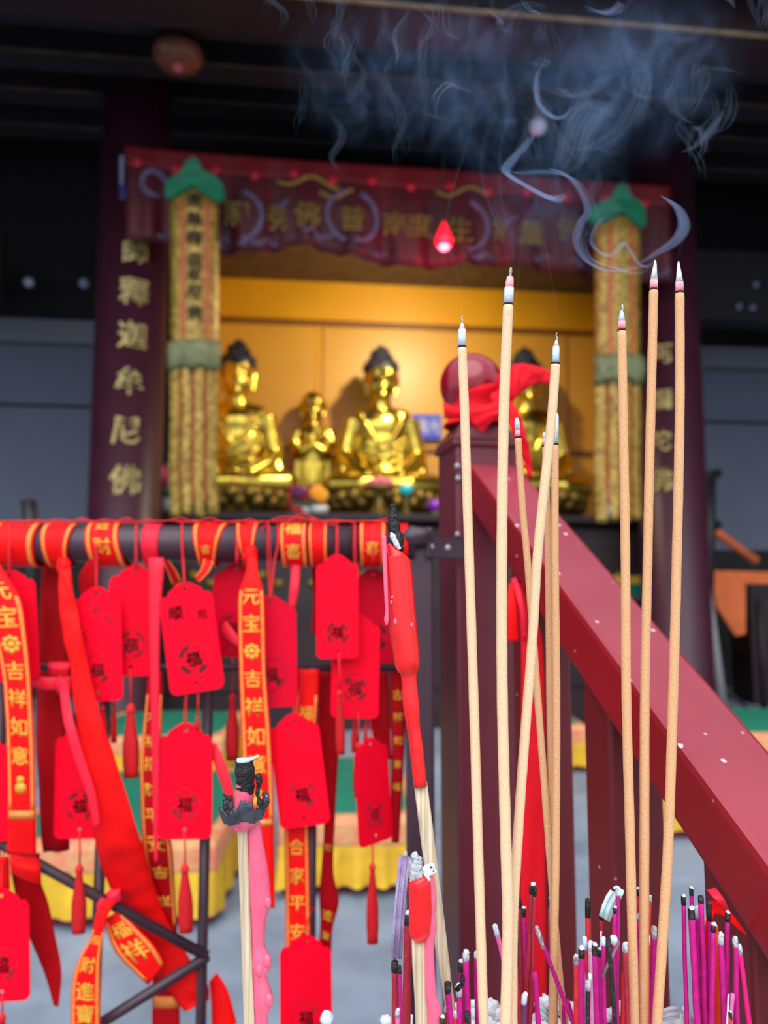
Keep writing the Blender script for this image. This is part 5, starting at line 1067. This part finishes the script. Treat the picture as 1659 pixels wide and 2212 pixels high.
def cup(m, a0, a1, f0, rag, out, seed, th=.0011):
    """ragged bowl of melted wax open at the back: rows from the bottom f=0 to the rim f=1"""
    N, Mr = 64, 9; gr = []
    for side in (0, 1):
        for j in range(Mr + 1):
            for i in range(N + 1):
                a = a0 + (a1 - a0) * i / N; f = f0 + (1 - f0) * j / Mr
                rim = 1 + rag * (noise.noise(Vector((math.cos(a) * 2.6, math.sin(a) * 2.6, seed))) + .6 * noise.noise(Vector((math.cos(a) * 8, math.sin(a) * 8, seed + 5)))) + .25 * math.cos(a) - .12 * math.cos(2 * a)
                f2 = f * rim; r_ = RX * (.42 + .60 * min(1, f2 ** .6)) * (1 + .06 * noise.noise(Vector((math.cos(a) * 3, math.sin(a) * 3, f * 2 + seed)))) + out - side * th
                gr.append(ccen + Vector((r_ * math.cos(a), -r_ * .92 * math.sin(a), -.0098 + .0115 * f2 + .0006 * noise.noise(Vector((i * .3, j * .7, seed))))))
    K = (Mr + 1) * (N + 1); q = lambda sd, j, i: sd * K + j * (N + 1) + i
    fs = [[q(sd, j, i), q(sd, j, i + 1), q(sd, j + 1, i + 1), q(sd, j + 1, i)] for sd in (0, 1) for j in range(Mr) for i in range(N)]
    for i in range(N): fs += [[q(0, Mr, i), q(0, Mr, i + 1), q(1, Mr, i + 1), q(1, Mr, i)], [q(0, 0, i), q(0, 0, i + 1), q(1, 0, i + 1), q(1, 0, i)]]
    for i in (0, N): fs += [[q(0, j, i), q(0, j + 1, i), q(1, j + 1, i), q(1, j, i)] for j in range(Mr)]
    m.add(gr, fs)
m = MB(); cup(m, -.62, PI + .95, .0, .38, 0.0, 5); m.build('cup_wall', M_WAXP, root)
m = MB(); cup(m, -.60, PI + .93, .34, .42, .0007, 5, .0024); m.build('wax_cup', mat('charred_gloss', (20, 20, 24), .22, rgb2=(60, 64, 76), scale=300, bump=.9, bscale=420, ramp=(.5, .8), coat=.4), root)
m = MB(); m.tube([ccen + Vector((0, 0, -.0102)), ccen + Vector((0, 0, -.0085))], [RX * .40, RX * .52], 24); m.build('cup_floor', M_WAXP, root)
for pts in ([(556, 1672, 14), (560, 1690, 12), (556, 1712, 10), (560, 1728, 12), (566, 1742, 14)], [(566, 1744, 12), (574, 1740, 9), (580, 1736, 4)], [(500, 1728, 6), (490, 1722, 7), (482, 1716, 5)], [(488, 1735, 4), (488, 1746, 12), (494, 1756, 14)]):
    m = MB(); lump(m, pts, YB - .012, 9, jit=.5); m.build('crust_flake', M_CHAR, root)
root = thing('short_candle', 'short red candle on bamboo with a flaking ashen top among magenta joss', 'candle', at(915, 2230, .395), 0, 'red candles on bamboo')
YS = .395
shaft(root, [(889, 2020), (891, 2080), (896, 2150), (899, 2230)], [(920, 2020), (922, 2080), (924, 2150), (926, 2230)], YS)
m = MB(); lump(m, [(904, 1895, 34), (906, 1905, 46), (908, 1950, 48), (907, 2000, 46), (906, 2020, 40), (907, 2034, 20)], YS - .003, 18, .8); m.build('wax_body', M_WAX, root)
m = MB(); lump(m, [(930, 1893, 14), (930, 1930, 22), (931, 1945, 24), (929, 1975, 20), (931, 2003, 24), (928, 2030, 20), (928, 2080, 20), (931, 2150, 24), (938, 2180, 28), (938, 2240, 28)], YS - .002, 14, .8); m.build('wax_run', M_WAXP, root)
m = MB(); lump(m, [(900, 1902, 30), (899, 1888, 32), (898, 1868, 30), (900, 1850, 22), (903, 1847, 10)], YS - .002, 16, .9, .3); m.build('burnt_top', M_CHARG, root)
for x, y, a in ((924, 1880, .4), (930, 1884, -.6), (922, 1892, 1.2), (934, 1876, .9), (928, 1872, -.2)): m = MB(); m.box(at(x, y, YS - .004), (pxm(22, YS), pxm(10, YS), pxm(9, YS)), Matrix.Rotation(a, 3, 'Y')); m.build('ash_flake', M_ASH, root, False, bevel=.0006)

# ------------------------------------------------------------------ joss stubs standing in the ash
STUBS = []
def joss(label, top, base, wpx, Y, mt, tip=M_CHAR, tl=16, cap=True, mid=None, extra=None):
    pts = [top] + (mid or []) + [base]; P = [at(x, y, Y) for x, y in spline(pts, 8)]
    d = (P[-1] - P[-2]).normalized()
    while P[-1].z > ash_z(P[-1].x, P[-1].y) - .012: P.append(P[-1] + d * .01)
    R = pxm(wpx / 2, Y); root = thing('joss_stub', label, 'joss stick', P[-1], 0, 'joss stubs in the ash')
    sd = top[0] * .37; P = [P[0]] + [p + Vector((.0005 * noise.noise(Vector((p.z * 40, sd, 0))), 0, 0)) for p in P[1:]]
    m = MB(); m.tube(P, [R * (1 + .05 * math.sin(i * 1.3 + sd)) for i in range(len(P))], 12); m.build('stick', mt, root)
    if tip: 
        m = MB(); up = (P[0] - P[1]).normalized(); l_ = pxm(tl, Y); m.tube([P[0] - up * l_ * .95, P[0] - up * l_ * .5, P[0] + up * .0003, P[0] + up * .0008], [R * 1.05, R * 1.10, R * 1.04, R * .6], 12); m.build('burnt_tip', tip, root)
    if cap:
        m = MB(); m.ball(P[0] + (P[0] - P[1]).normalized() * R * .5 + Vector((R * .2, 0, 0)), R * .95, 10, 7, (1, 1, .8), .6); m.build('ash_cap', M_ASH, root)
    if extra: extra(root, P, R)
    return root
def ribbed(root, name, mt, pts, Y, wpx, n=4, depth=1):
    m = MB()
    for k in range(n):
        o_ = (k - (n - 1) / 2) * wpx / n; m.tube([at(x + o_ * dx, y + o_ * dy, Y + .0008 * (k % 2)) for x, y, dx, dy in pts], pxm(wpx / n * .62, Y), 10)
    return m.build(name, mt, root)
joss('crimson joss stub under the leaning lilac ash column by the short candle', (853, 2078), (852, 2230), 14, .415, M_CRIM, M_CHAR, 20, False, None,
     lambda r_, P, R: (tag(ribbed(r_, 'ash_column', M_LILAC, [(856, 2070, 1, 0), (861, 1990, 1, .1), (868, 1910, 1, .15), (874, 1850, 1, .15)], .415, 23, 4), 'lilac ribbed ash column still standing'), (lambda m: (m.tube([at(874, 1852, .413), at(877, 1845, .413), at(876, 1838, .413)], [.0006, .0009, .0005], 8), m.build('wick_end', M_CHARG, r_)))(MB())))
J = [  # label, top, base, width, depth, material, tip, tip length, ash cap
 ('thin magenta joss stub touching the crimson one under the lilac ash', (863, 2088), (865, 2230), 7, .408, M_MAG, M_CHAR, 14, False),
 ('short pink joss stub with rounded white tip before the crimson pair', (859, 2184), (859, 2230), 9, .40, M_JPINK, M_CHARG, 12, True),
 ('thick dark crimson joss stub half behind the short candle bamboo', (882, 1976), (878, 2230), 17, .47, M_CRIM, M_CHAR, 20, True),
 ('pale thin joss splinter beside the short candle bamboo foot', (890, 2192), (889, 2230), 5, .40, M_ASH, None, 0, False),
 ('magenta joss stub with plain black tip right beside the short candle', (967, 2124), (976, 2230), 13, .40, M_MAG, M_CHAR, 20, False),
 ('stumpy joss end with black and white tip at the foot of the short candle', (955, 2200), (955, 2240), 10, .39, M_CRIM, M_CHAR, 14, True),
 ('thin red joss stub with a pale streak beside the magenta one by the short candle', (962, 2178), (964, 2230), 5, .405, M_JRED, M_ASH, 8, True),
 ('short red joss stub with white tip between two magenta stubs', (983, 2188), (985, 2230), 8, .40, M_JRED, M_CHARG, 10, True),
 ('magenta joss stub with a hooked black crust near its top', (990, 2132), (995, 2230), 12, .40, M_MAG, M_CHARG, 18, True),
 ('magenta joss stub rising behind the hooked black crust', (995, 2080), (1000, 2230), 11, .415, M_MAG, M_CHAR, 18, True),
 ('magenta joss stub with white nub beside the pale incense nearest the candles', (1006, 2060), (1012, 2230), 13, .405, M_MAG, M_CHARG, 14, True),
 ('stumpy black-tipped joss end below the white-nubbed magenta stub', (1009, 2188), (1010, 2235), 11, .395, M_MAG, M_CHAR, 20, False),
 ('thin magenta joss stub peeping out behind the first pale incense stick', (1029, 2058), (1031, 2230), 9, .42, M_MAG, M_ASH, 10, False),
 ('pink joss stub with frosted tip leaning behind the crossed pale incense sticks', (1069, 2000), (1092, 2090), 10, .43, M_JPINK, M_ASHB, 22, False),
 ('dark crimson joss stub with black tip against the leaning pale incense stick', (1121, 1944), (1131, 2230), 10, .44, M_CRIM, M_CHAR, 16, False),
 ('magenta-topped joss stub in the tangle before the scarlet ribbon', (1131, 1964), (1144, 2230), 10, .435, M_MAG, M_CHAR, 15, True),
 ('tallest crimson joss stub before the scarlet ribbon with a white-capped tip', (1150, 1914), (1134, 2230), 12, .43, M_CRIM, M_CHAR, 16, True),
 ('thinner crimson joss stub leaning on the tallest one before the scarlet ribbon', (1156, 1920), (1145, 2230), 7, .427, M_CRIM, M_CHAR, 16, False),
 ('crimson joss stub half hidden along the edge of the leaning pale incense stick', (1111, 2030), (1124, 2230), 9, .425, M_CRIM, None, 0, False),
 ('joss stub leaning with a long grey burnt tip before the scarlet ribbon', (1159, 2004), (1196, 2100), 9, .44, M_MAG, M_CHARG, 44, False),
 ('crimson joss stub with white and black tip behind the upright brown incense', (1188, 1944), (1191, 2230), 9, .48, M_CRIM, M_CHAR, 16, True),
 ('short purple joss stub with a puffed lilac ash head', (1133, 2150), (1132, 2230), 11, .405, mat('joss_purple', (92, 50, 92), .8, var=.2, scale=200), M_LILW, 18, True),
 ('magenta joss stub foot leaning out beside the scarlet ribbon', (1154, 2100), (1166, 2230), 11, .42, M_MAG, None, 0, False),
 ('thin magenta stem under the end of the leaning brown incense', (1217, 2172), (1221, 2240), 7, .455, M_MAG, None, 0, False),
 ('magenta splinter leaning away from the end of the leaning brown incense', (1225, 2160), (1250, 2240), 8, .45, M_MAG, None, 0, False),
 ('red joss stub with a pointed black tip against the grey gap between balusters', (1270, 1944), (1271, 2230), 11, .45, M_JRED, M_CHAR, 36, False),
 ('red joss stub with pale round tip, outermost of the crowd beside the grey gap', (1244, 2068), (1246, 2240), 10, .42, M_JRED, M_CHARG, 14, True),
 ('thick magenta joss stub with broken white tip next to the outermost red one', (1256, 2052), (1256, 2240), 13, .41, M_MAG, M_CHAR, 16, True),
 ('pink and red joss stub with frosted tip leaning beside the thick magenta stub', (1263, 2026), (1272, 2160), 9, .425, M_JRED, M_ASHB, 24, False),
 ('chalky white-coated joss stub between the leaning frosted one and a magenta stub', (1275, 2038), (1279, 2240), 9, .42, mat('joss_chalk', (222, 204, 222), .9, rgb2=(216, 120, 180), scale=40), M_ASH, 14, True),
 ('magenta joss stub with tall grey-black tip in the middle of the crowd', (1284, 2044), (1290, 2240), 11, .405, M_MAG, M_CHAR, 18, True),
 ('magenta joss stub tucked behind the grey-black tipped one in the crowd', (1294, 2052), (1299, 2240), 9, .42, M_MAG, M_CHAR, 14, True),
 ('thin white joss splinter with a bent tip in the crowd', (1298, 2014), (1299, 2080), 4, .425, M_LILW, None, 0, True),
 ('magenta joss stub with a smooth white tip beside the burnt black stick', (1303, 2030), (1306, 2240), 9, .415, M_MAG, M_ASHB, 12, True),
 ('dark red joss stub carrying the mint ribbed ash slab', (1299, 1972), (1304, 2240), 9, .435, M_CRIM, M_CHAR, 14, False),
 ('tall thick magenta joss stub with curled white ash on top', (1335, 1924), (1331, 2240), 10, .425, M_MAG, M_ASHB, 10, True),
 ('magenta joss stub with small black tip pressed against the tall thick one', (1328, 1962), (1325, 2240), 8, .422, M_MAG, M_CHAR, 10, True),
 ('burnt black joss stick leaning across the crowd', (1314, 2026), (1332, 2240), 9.5, .395, M_CHAR, None, 0, False),
 ('black charred joss stump in front of the magenta crowd', (1270, 2120), (1270, 2240), 10, .395, M_CHAR, M_CHARG, 18, False),
 ('pale pink joss stump with flat white tip beside the black charred stump', (1274, 2106), (1277, 2240), 7, .40, M_JPINK, M_ASH, 12, False),
 ('crimson-magenta joss stub with white knobbly tip beside the shortest brown incense', (1350, 2042), (1358, 2240), 11, .415, M_CRIM, M_CHARG, 14, True),
 ('broad red joss stub leaning at the foot of the knobbly-tipped one', (1348, 2100), (1343, 2240), 10, .43, M_JRED, None, 0, False),
 ('red joss stub with white round tip between the shortest and middle brown incense', (1378, 1922), (1380, 2240), 9, .455, M_CRIM, M_CHAR, 12, True),
 ('magenta joss stub with grey band below the white round tip', (1380, 1976), (1383, 2240), 7, .45, M_MAG, M_CHARG, 12, False),
 ('pale red joss stub behind the middle brown incense with a grey tip', (1404, 1938), (1400, 2240), 7, .455, M_JRED, M_CHARG, 10, True),
 ('magenta joss stub with soot-grey tip beside the tall brown incense nearest the wall', (1413, 2004), (1406, 2240), 11, .445, M_MAG, M_CHARG, 22, False),
 ('thin joss splinter with white and black tip between the two tall brown incense sticks', (1402, 2024), (1402, 2240), 5, .44, M_JRED, M_ASH, 16, False),
 ('slim magenta joss stub standing apart at the edge of the grey gap', (1476, 1938), (1484, 2240), 9, .43, M_MAG, M_CHAR, 16, True),
 ('tallest magenta joss stub of the apart bunch, black tip', (1493, 1920), (1498, 2060), 8, .435, M_MAG, M_CHAR, 14, True),
 ('thick magenta joss stub with black tip in front of the tallest of its bunch', (1493, 1966), (1508, 2240), 13, .425, M_MAG, M_CHAR, 18, True),
 ('frosted magenta joss stub with oval white tip', (1506, 1960), (1514, 2240), 10, .435, M_MAG, M_ASHB, 22, False),
 ('magenta joss stub with squared black tip beside the oval white one', (1514, 1938), (1526, 2240), 11, .43, M_MAG, M_CHAR, 12, False),
 ('magenta joss stub with long black burnt end before the orange red ribbon', (1532, 1948), (1534, 2240), 9, .432, M_MAG, M_CHAR, 40, False),
 ('thick magenta joss stub with white-edged tip before the orange red ribbon', (1541, 2000), (1537, 2240), 11, .425, M_MAG, M_CHAR, 12, True),
 ('thick magenta joss stub with flaking white tip before the lowest baluster', (1556, 2022), (1567, 2240), 12, .425, M_MAG, M_CHARG, 16, True),
 ('tall magenta joss stub under the pink ribbon end before the lowest baluster', (1572, 1974), (1567, 2240), 10, .43, M_MAG, M_CHAR, 16, True),
 ('magenta joss stub with grey ball tip before the lowest baluster', (1588, 2030), (1593, 2240), 11, .425, M_MAG, M_CHARG, 14, True),
 ('pinkish magenta joss stub leaning outward, last before the frame edge', (1597, 2046), (1622, 2240), 10, .425, mat('joss_hot_pink', (228, 10, 120), .75, var=.15, scale=240), M_CHARG, 14, True),
 ('short bright pink joss stump leaning between the ball-tipped stub and the tall one', (1583, 2146), (1576, 2240), 8, .42, M_JPINK, None, 0, False),
 ('tiny red joss end with black and white tip low among the outer magenta stubs', (1577, 2188), (1577, 2240), 7, .41, M_JRED, M_CHAR, 14, True),
 ('thin pale splinter between two outer magenta stubs', (1574, 2150), (1572, 2200), 4, .42, M_ASH, None, 0, True),
 ('pearly round ash ball on a thin stub at the bottom between candles', (706, 2198), (707, 2250), 10, .40, M_JPINK, None, 0, False)]
for a in J:
    o = joss(*a)
    if a[0].startswith('pearly'):
        m = MB(); m.ball(at(706, 2200, .40), pxm(14, .40), 18, 12, (1, 1, 1.05), .15); tag(m.build('ash_ball', M_LILW, o), 'pearly pale ash ball')
    if 'hooked' in a[0]: m = MB(); lump(m, [(986, 2140, 8), (992, 2132, 9), (999, 2124, 9), (999, 2112, 9), (998, 2104, 5)], .396, 10, jit=.4); m.build('black_crust', M_CHAR, o)
    if 'mint' in a[0]: tag(ribbed(o, 'ash_slab', M_MINT, [(1306, 1984, .75, .5), (1313, 1962, .75, .5), (1322, 1942, .8, .45), (1331, 1930, .8, .5)], .43, 29, 4), 'mint white ribbed ash slab')
    if 'curled white' in a[0]:
        for pts in ([(1336, 1932, 9), (1338, 1922, 8), (1332, 1916, 6), (1325, 1919, 4)], [(1340, 1934, 8), (1344, 1926, 7), (1342, 1922, 5)]): m = MB(); lump(m, pts, .421, 9); m.build('ash_curl', M_ASHB, o)
        m = MB(); m.ball(at(1326, 2030, .40), pxm(8, .40), 12, 8, (1, 1, 1.2), .4); m.build('ash_puff', M_ASHB, o)
root = thing('burnt_strip', 'flat grey-brown burnt strip crossing behind the burnt black joss stick', 'joss stick', at(1320, 2080, .41))
m = MB(); q0 = [at(x, y, .412) for x, y in ((1337, 2033), (1340, 2036), (1310, 2098), (1302, 2116), (1300, 2108))]; m.prism(q0, [p + Vector((0, .0012, 0)) for p in q0]); m.build('strip', mat('burnt_brown', (104, 86, 84), .8, rgb2=(150, 136, 132), scale=60), root, False)
# fallen ash pieces on the bed
def ash_piece(label, mt, pts, Y, wpx, n=4):
    root = thing('ash_piece', label, 'ash', at(pts[0][0], pts[0][1], Y), 0, 'fallen ash pieces'); ribbed(root, 'ribbed_ash', mt, pts, Y, wpx, n)
ash_piece('lilac ribbed ash piece lying at the foot of the tall brown incense nearest the wall', M_LILW, [(1430, 2194, .2, 1), (1448, 2188, .2, 1), (1466, 2186, .2, 1)], .45, 24, 4)
ash_piece('white ribbed ash piece lying by the foot of the scarlet ribbon', M_MINT, [(1160, 2178, .4, 1), (1176, 2190, .4, 1), (1190, 2204, .4, 1)], .46, 30, 4)
ash_piece('pale ash piece leaning behind the slim apart magenta stub', M_ASH, [(1478, 2176, 1, .4), (1488, 2192, 1, .4), (1497, 2212, 1, .4)], .44, 12, 2)
rg = random.Random(21); m = MB()
for k in range(150):
    a = rg.random() * 6.28; q = (PR - .03) * rg.random() ** .5; x, y = PC.x + q * math.cos(a), PC.y + q * math.sin(a)
    m.ball((x, y, ash_z(x, y) + .001), rg.uniform(.002, .0055), 8, 6, (1.3, 1, .7), .7)
for px, py in ((985, 2180), (1020, 2185), (1060, 2176), (1076, 2186), (1235, 2176), (1320, 2190), (1345, 2180), (1440, 2206), (1460, 2206), (835, 2206), (1180, 2166), (1206, 2170), (1052, 2168), (1030, 2170), (1224, 2190), (1165, 2196), (1300, 2196)): m.ball(at(px, py, .50), pxm(rg.uniform(9, 16), .5), 10, 8, (1.3, 1, .9), .6)
tag(m.build('ash_crumbs', M_ASH, at_=(PC.x, PC.y, ZR)), 'loose pale ash crumbs heaped between the sticks', 'ash', kind='stuff')

# ------------------------------------------------------------------ smoke: real wisps of thin scattering air
VS = [volume_mat('smoke_%s' % n_, d_, c_) for n_, d_, c_ in (('thin', 10.0, (.50, .70, 1.0)), ('mid', 38.0, (.46, .64, 1.0)), ('dense', 90.0, (.74, .80, 1.0)), ('veil', .3, (.34, .60, 1.0)))]
smoke = thing('incense_smoke', 'bluish smoke curling up from the incense tips into the dark eaves', 'smoke', at(1200, 560, .44)); smoke['kind'] = 'stuff'
rs = random.Random(5)
def wisp(pts, w0, vol, Y=.43, n=7, flat=1.0, spread=0.0, k=9, amp=2.0):
    """a bundle of n thin filaments following pts (x, y, relative width)"""
    for q in range(n):
        ph = rs.random() * 50; sp = spline(pts, k); P = []; R = []
        for i, p in enumerate(sp):
            f = i / (len(sp) - 1); wd = p[2]
            ox = (q - (n - 1) / 2) / max(1, n) * spread * wd + amp * noise.noise(Vector((f * 4, ph, 0))) * (1 + spread * .02)
            oy = (q - (n - 1) / 2) / max(1, n) * spread * wd * .35 + amp * noise.noise(Vector((f * 4, ph, 9)))
            P.append(at(p[0] + ox, p[1] + oy, Y + .004 * noise.noise(Vector((f * 3, ph, 4))) + .0015 * q)); R.append(pxm(max(.25, w0 * wd * (.35 + .65 * math.sin(PI * min(1, max(0, .06 + .9 * f))) ** .5) / 2), Y))
        m = MB(); m.tube(P, R, 8, flat=flat); m.build('wisp', VS[vol], smoke)
# the curl over the two tall brown sticks
wisp([(1414, 560, .5), (1402, 574, .8), (1380, 570, 1), (1352, 528, 1), (1340, 532, 1.1), (1317, 552, 1.1), (1290, 540, 1), (1278, 520, 1), (1290, 486, .9), (1304, 470, .7)], 7, 1, n=5, spread=10)
wisp([(1396, 574, .6), (1345, 584, .9), (1300, 582, 1), (1262, 556, 1.1), (1246, 520, 1.1), (1256, 480, 1), (1270, 455, 1), (1251, 408, 1), (1220, 376, .9), (1190, 366, .8)], 8, 1, n=6, spread=16)
wisp([(1376, 572, .5), (1420, 546, .9), (1460, 520, 1.2), (1477, 488, 1.4), (1466, 452, 1.2), (1440, 430, .8), (1428, 424, .4)], 9, 1, n=6, spread=16)
wisp([(1467, 560, .4), (1470, 530, .6), (1480, 490, .8), (1464, 446, .8)], 5, 0, n=3, spread=12)
wisp([(1410, 564, .5), (1380, 590, .9), (1330, 580, 1), (1280, 560, 1), (1262, 530, 1), (1270, 500, .6)], 6, 1, n=4, spread=14)
wisp([(1290, 488, .6), (1310, 470, 1), (1360, 500, 1), (1384, 540, .7), (1400, 572, .4)], 4, 0, n=4, spread=16)
# the bright hook
wisp([(1156, 284, .5), (1140, 308, .8), (1112, 340, 1), (1092, 366, 1.2), (1104, 382, 1.1), (1130, 398, 1), (1170, 420, 1.3), (1200, 430, 1.6), (1220, 420, .7)], 9, 1, n=7, spread=15)
wisp([(1092, 366, .5), (1120, 374, .9), (1160, 372, 1), (1205, 374, 1.1), (1240, 388, 1), (1262, 412, .9), (1280, 450, .8)], 6, 1, n=5, spread=22)
wisp([(1212, 374, .8), (1236, 330, 1.4), (1250, 280, 1.6), (1276, 240, 1.4), (1310, 220, .8)], 16, 0, n=6, spread=44)
wisp([(1290, 360, .6), (1294, 384, 1), (1276, 420, 1), (1290, 470, 1), (1300, 500, .7)], 7, 0, n=5, spread=18)
# straight threads from the tips
for pts in ([(998, 690, .5), (990, 600, .7), (964, 500, .8), (980, 400, .9), (1012, 300, 1), (1030, 200, 1)], [(1103, 580, .5), (1090, 540, .8), (1070, 480, 1), (1044, 400, 1), (1042, 330, 1), (1060, 260, 1.2)], [(1103, 580, .5), (1108, 520, .8), (1084, 440, 1), (1080, 330, 1), (1095, 250, 1.2), (1090, 120, 1.2)], [(1204, 730, .4), (1198, 640, .6), (1180, 540, .8), (1170, 470, .9), (1150, 420, .8)], [(1343, 658, .5), (1352, 610, .8), (1340, 560, 1)], [(1118, 900, .3), (1112, 700, .5), (1124, 540, .8), (1118, 480, .8)]):
    wisp(pts, 5, 0, n=3, spread=7)
# upper swirls
rs2 = random.Random(17)
for k in range(34):
    cx, cy_ = rs2.uniform(940, 1560), rs2.uniform(10, 340); r0 = rs2.uniform(18, 62); a0 = rs2.uniform(0, 6.28); tw = rs2.choice((-1, 1)) * rs2.uniform(1.4, 3.6); lx, ly = rs2.uniform(-70, 70), rs2.uniform(-90, -10); pts = []
    for i in range(8):
        f = i / 7; a = a0 + tw * f; r_ = r0 * (1 - .45 * f); pts.append((cx + r_ * math.cos(a) + lx * f, cy_ + r_ * math.sin(a) * 1.15 + ly * f, .5 + .7 * math.sin(PI * f)))
    wisp(pts, rs2.uniform(4, 11), rs2.choice((0, 0, 0, 1)), n=4, spread=rs2.uniform(8, 40), Y=.45 + rs2.uniform(-.02, .05), amp=4)
for cx, cy_, n_ in ((700, 90, 4), (600, 60, 2), (780, 200, 5), (860, 160, 5), (690, 330, 2), (850, 300, 3), (960, 120, 4), (1500, 330, 3), (1620, 40, 4)):
    for k in range(n_):
        x, y = cx + rs2.uniform(-60, 60), cy_ + rs2.uniform(-60, 60); pts = [(x, y, .5), (x + rs2.uniform(-16, 16), y - 34, 1), (x + rs2.uniform(-30, 30), y - 80, 1.1), (x + rs2.uniform(-44, 44), y - 130, .6)]
        wisp(pts, rs2.uniform(4, 9), 0, n=3, spread=rs2.uniform(10, 26), Y=.5, amp=5)
# soft clouded veils drifting under the eaves
def cloud_mat(name, radii, dens, scale, lo, hi, seed):
    m = bpy.data.materials.new(name); m.use_nodes = True; nt = m.node_tree; N = nt.nodes.new; L = nt.links.new
    for n in list(nt.nodes): nt.nodes.remove(n)
    out = N('ShaderNodeOutputMaterial'); v = N('ShaderNodeVolumePrincipled'); v.inputs['Color'].default_value = (.34, .58, 1.0, 1)
    tc = N('ShaderNodeTexCoord'); mp = N('ShaderNodeMapping'); mp.inputs['Scale'].default_value = [1 / r for r in radii]; L(tc.outputs['Object'], mp.inputs[0])
    ln = N('ShaderNodeVectorMath'); ln.operation = 'LENGTH'; L(mp.outputs[0], ln.inputs[0])
    fo = N('ShaderNodeMapRange'); fo.interpolation_type = 'SMOOTHSTEP'; fo.inputs['From Min'].default_value = 1.0; fo.inputs['From Max'].default_value = 0.25; L(ln.outputs['Value'], fo.inputs['Value'])
    mp2 = N('ShaderNodeMapping'); mp2.inputs['Location'].default_value = (seed, seed * 2, seed * 3); mp2.inputs['Scale'].default_value = (scale * 1.25, scale, scale * .75); L(tc.outputs['Object'], mp2.inputs[0])
    nz = N('ShaderNodeTexNoise'); nz.inputs['Scale'].default_value = 1.0; nz.inputs['Detail'].default_value = 3.5; nz.inputs['Distortion'].default_value = 1.6; L(mp2.outputs[0], nz.inputs['Vector'])
    rp = N('ShaderNodeMapRange'); rp.interpolation_type = 'SMOOTHSTEP'; rp.inputs['From Min'].default_value = lo; rp.inputs['From Max'].default_value = hi; rp.inputs['To Min'].default_value = .10; L(nz.outputs[0], rp.inputs['Value'])
    mu = N('ShaderNodeMath'); mu.operation = 'MULTIPLY'; L(fo.outputs[0], mu.inputs[0]); L(rp.outputs[0], mu.inputs[1])
    m2 = N('ShaderNodeMath'); m2.operation = 'MULTIPLY'; L(mu.outputs[0], m2.inputs[0]); m2.inputs[1].default_value = dens; L(m2.outputs[0], v.inputs['Density']); L(v.outputs[0], out.inputs['Volume'])
    return m
for k, (cx, cy_, rx, ry, dn, sc_) in enumerate(((1200, 190, 470, 260, 5.5, 26), (860, 150, 330, 230, 3.6, 30), (1180, 430, 230, 170, 3.6, 34), (1420, 120, 260, 210, 3.4, 30))):
    c = at(cx, cy_, .56 + .02 * k); rad = (pxm(rx, .56), .05, pxm(ry, .56)); m = MB(); m.ball(c, 1.0, 28, 18, rad)
    vm = cloud_mat('smoke_cloud_%s' % 'abcd'[k], rad, dn, sc_, .47, .68, 3.0 + 5 * k); vm.cycles.volume_step_rate = .5
    o = m.build('veil', vm, None, at_=c); o.parent = smoke; o.location = c - Vector(smoke.location)
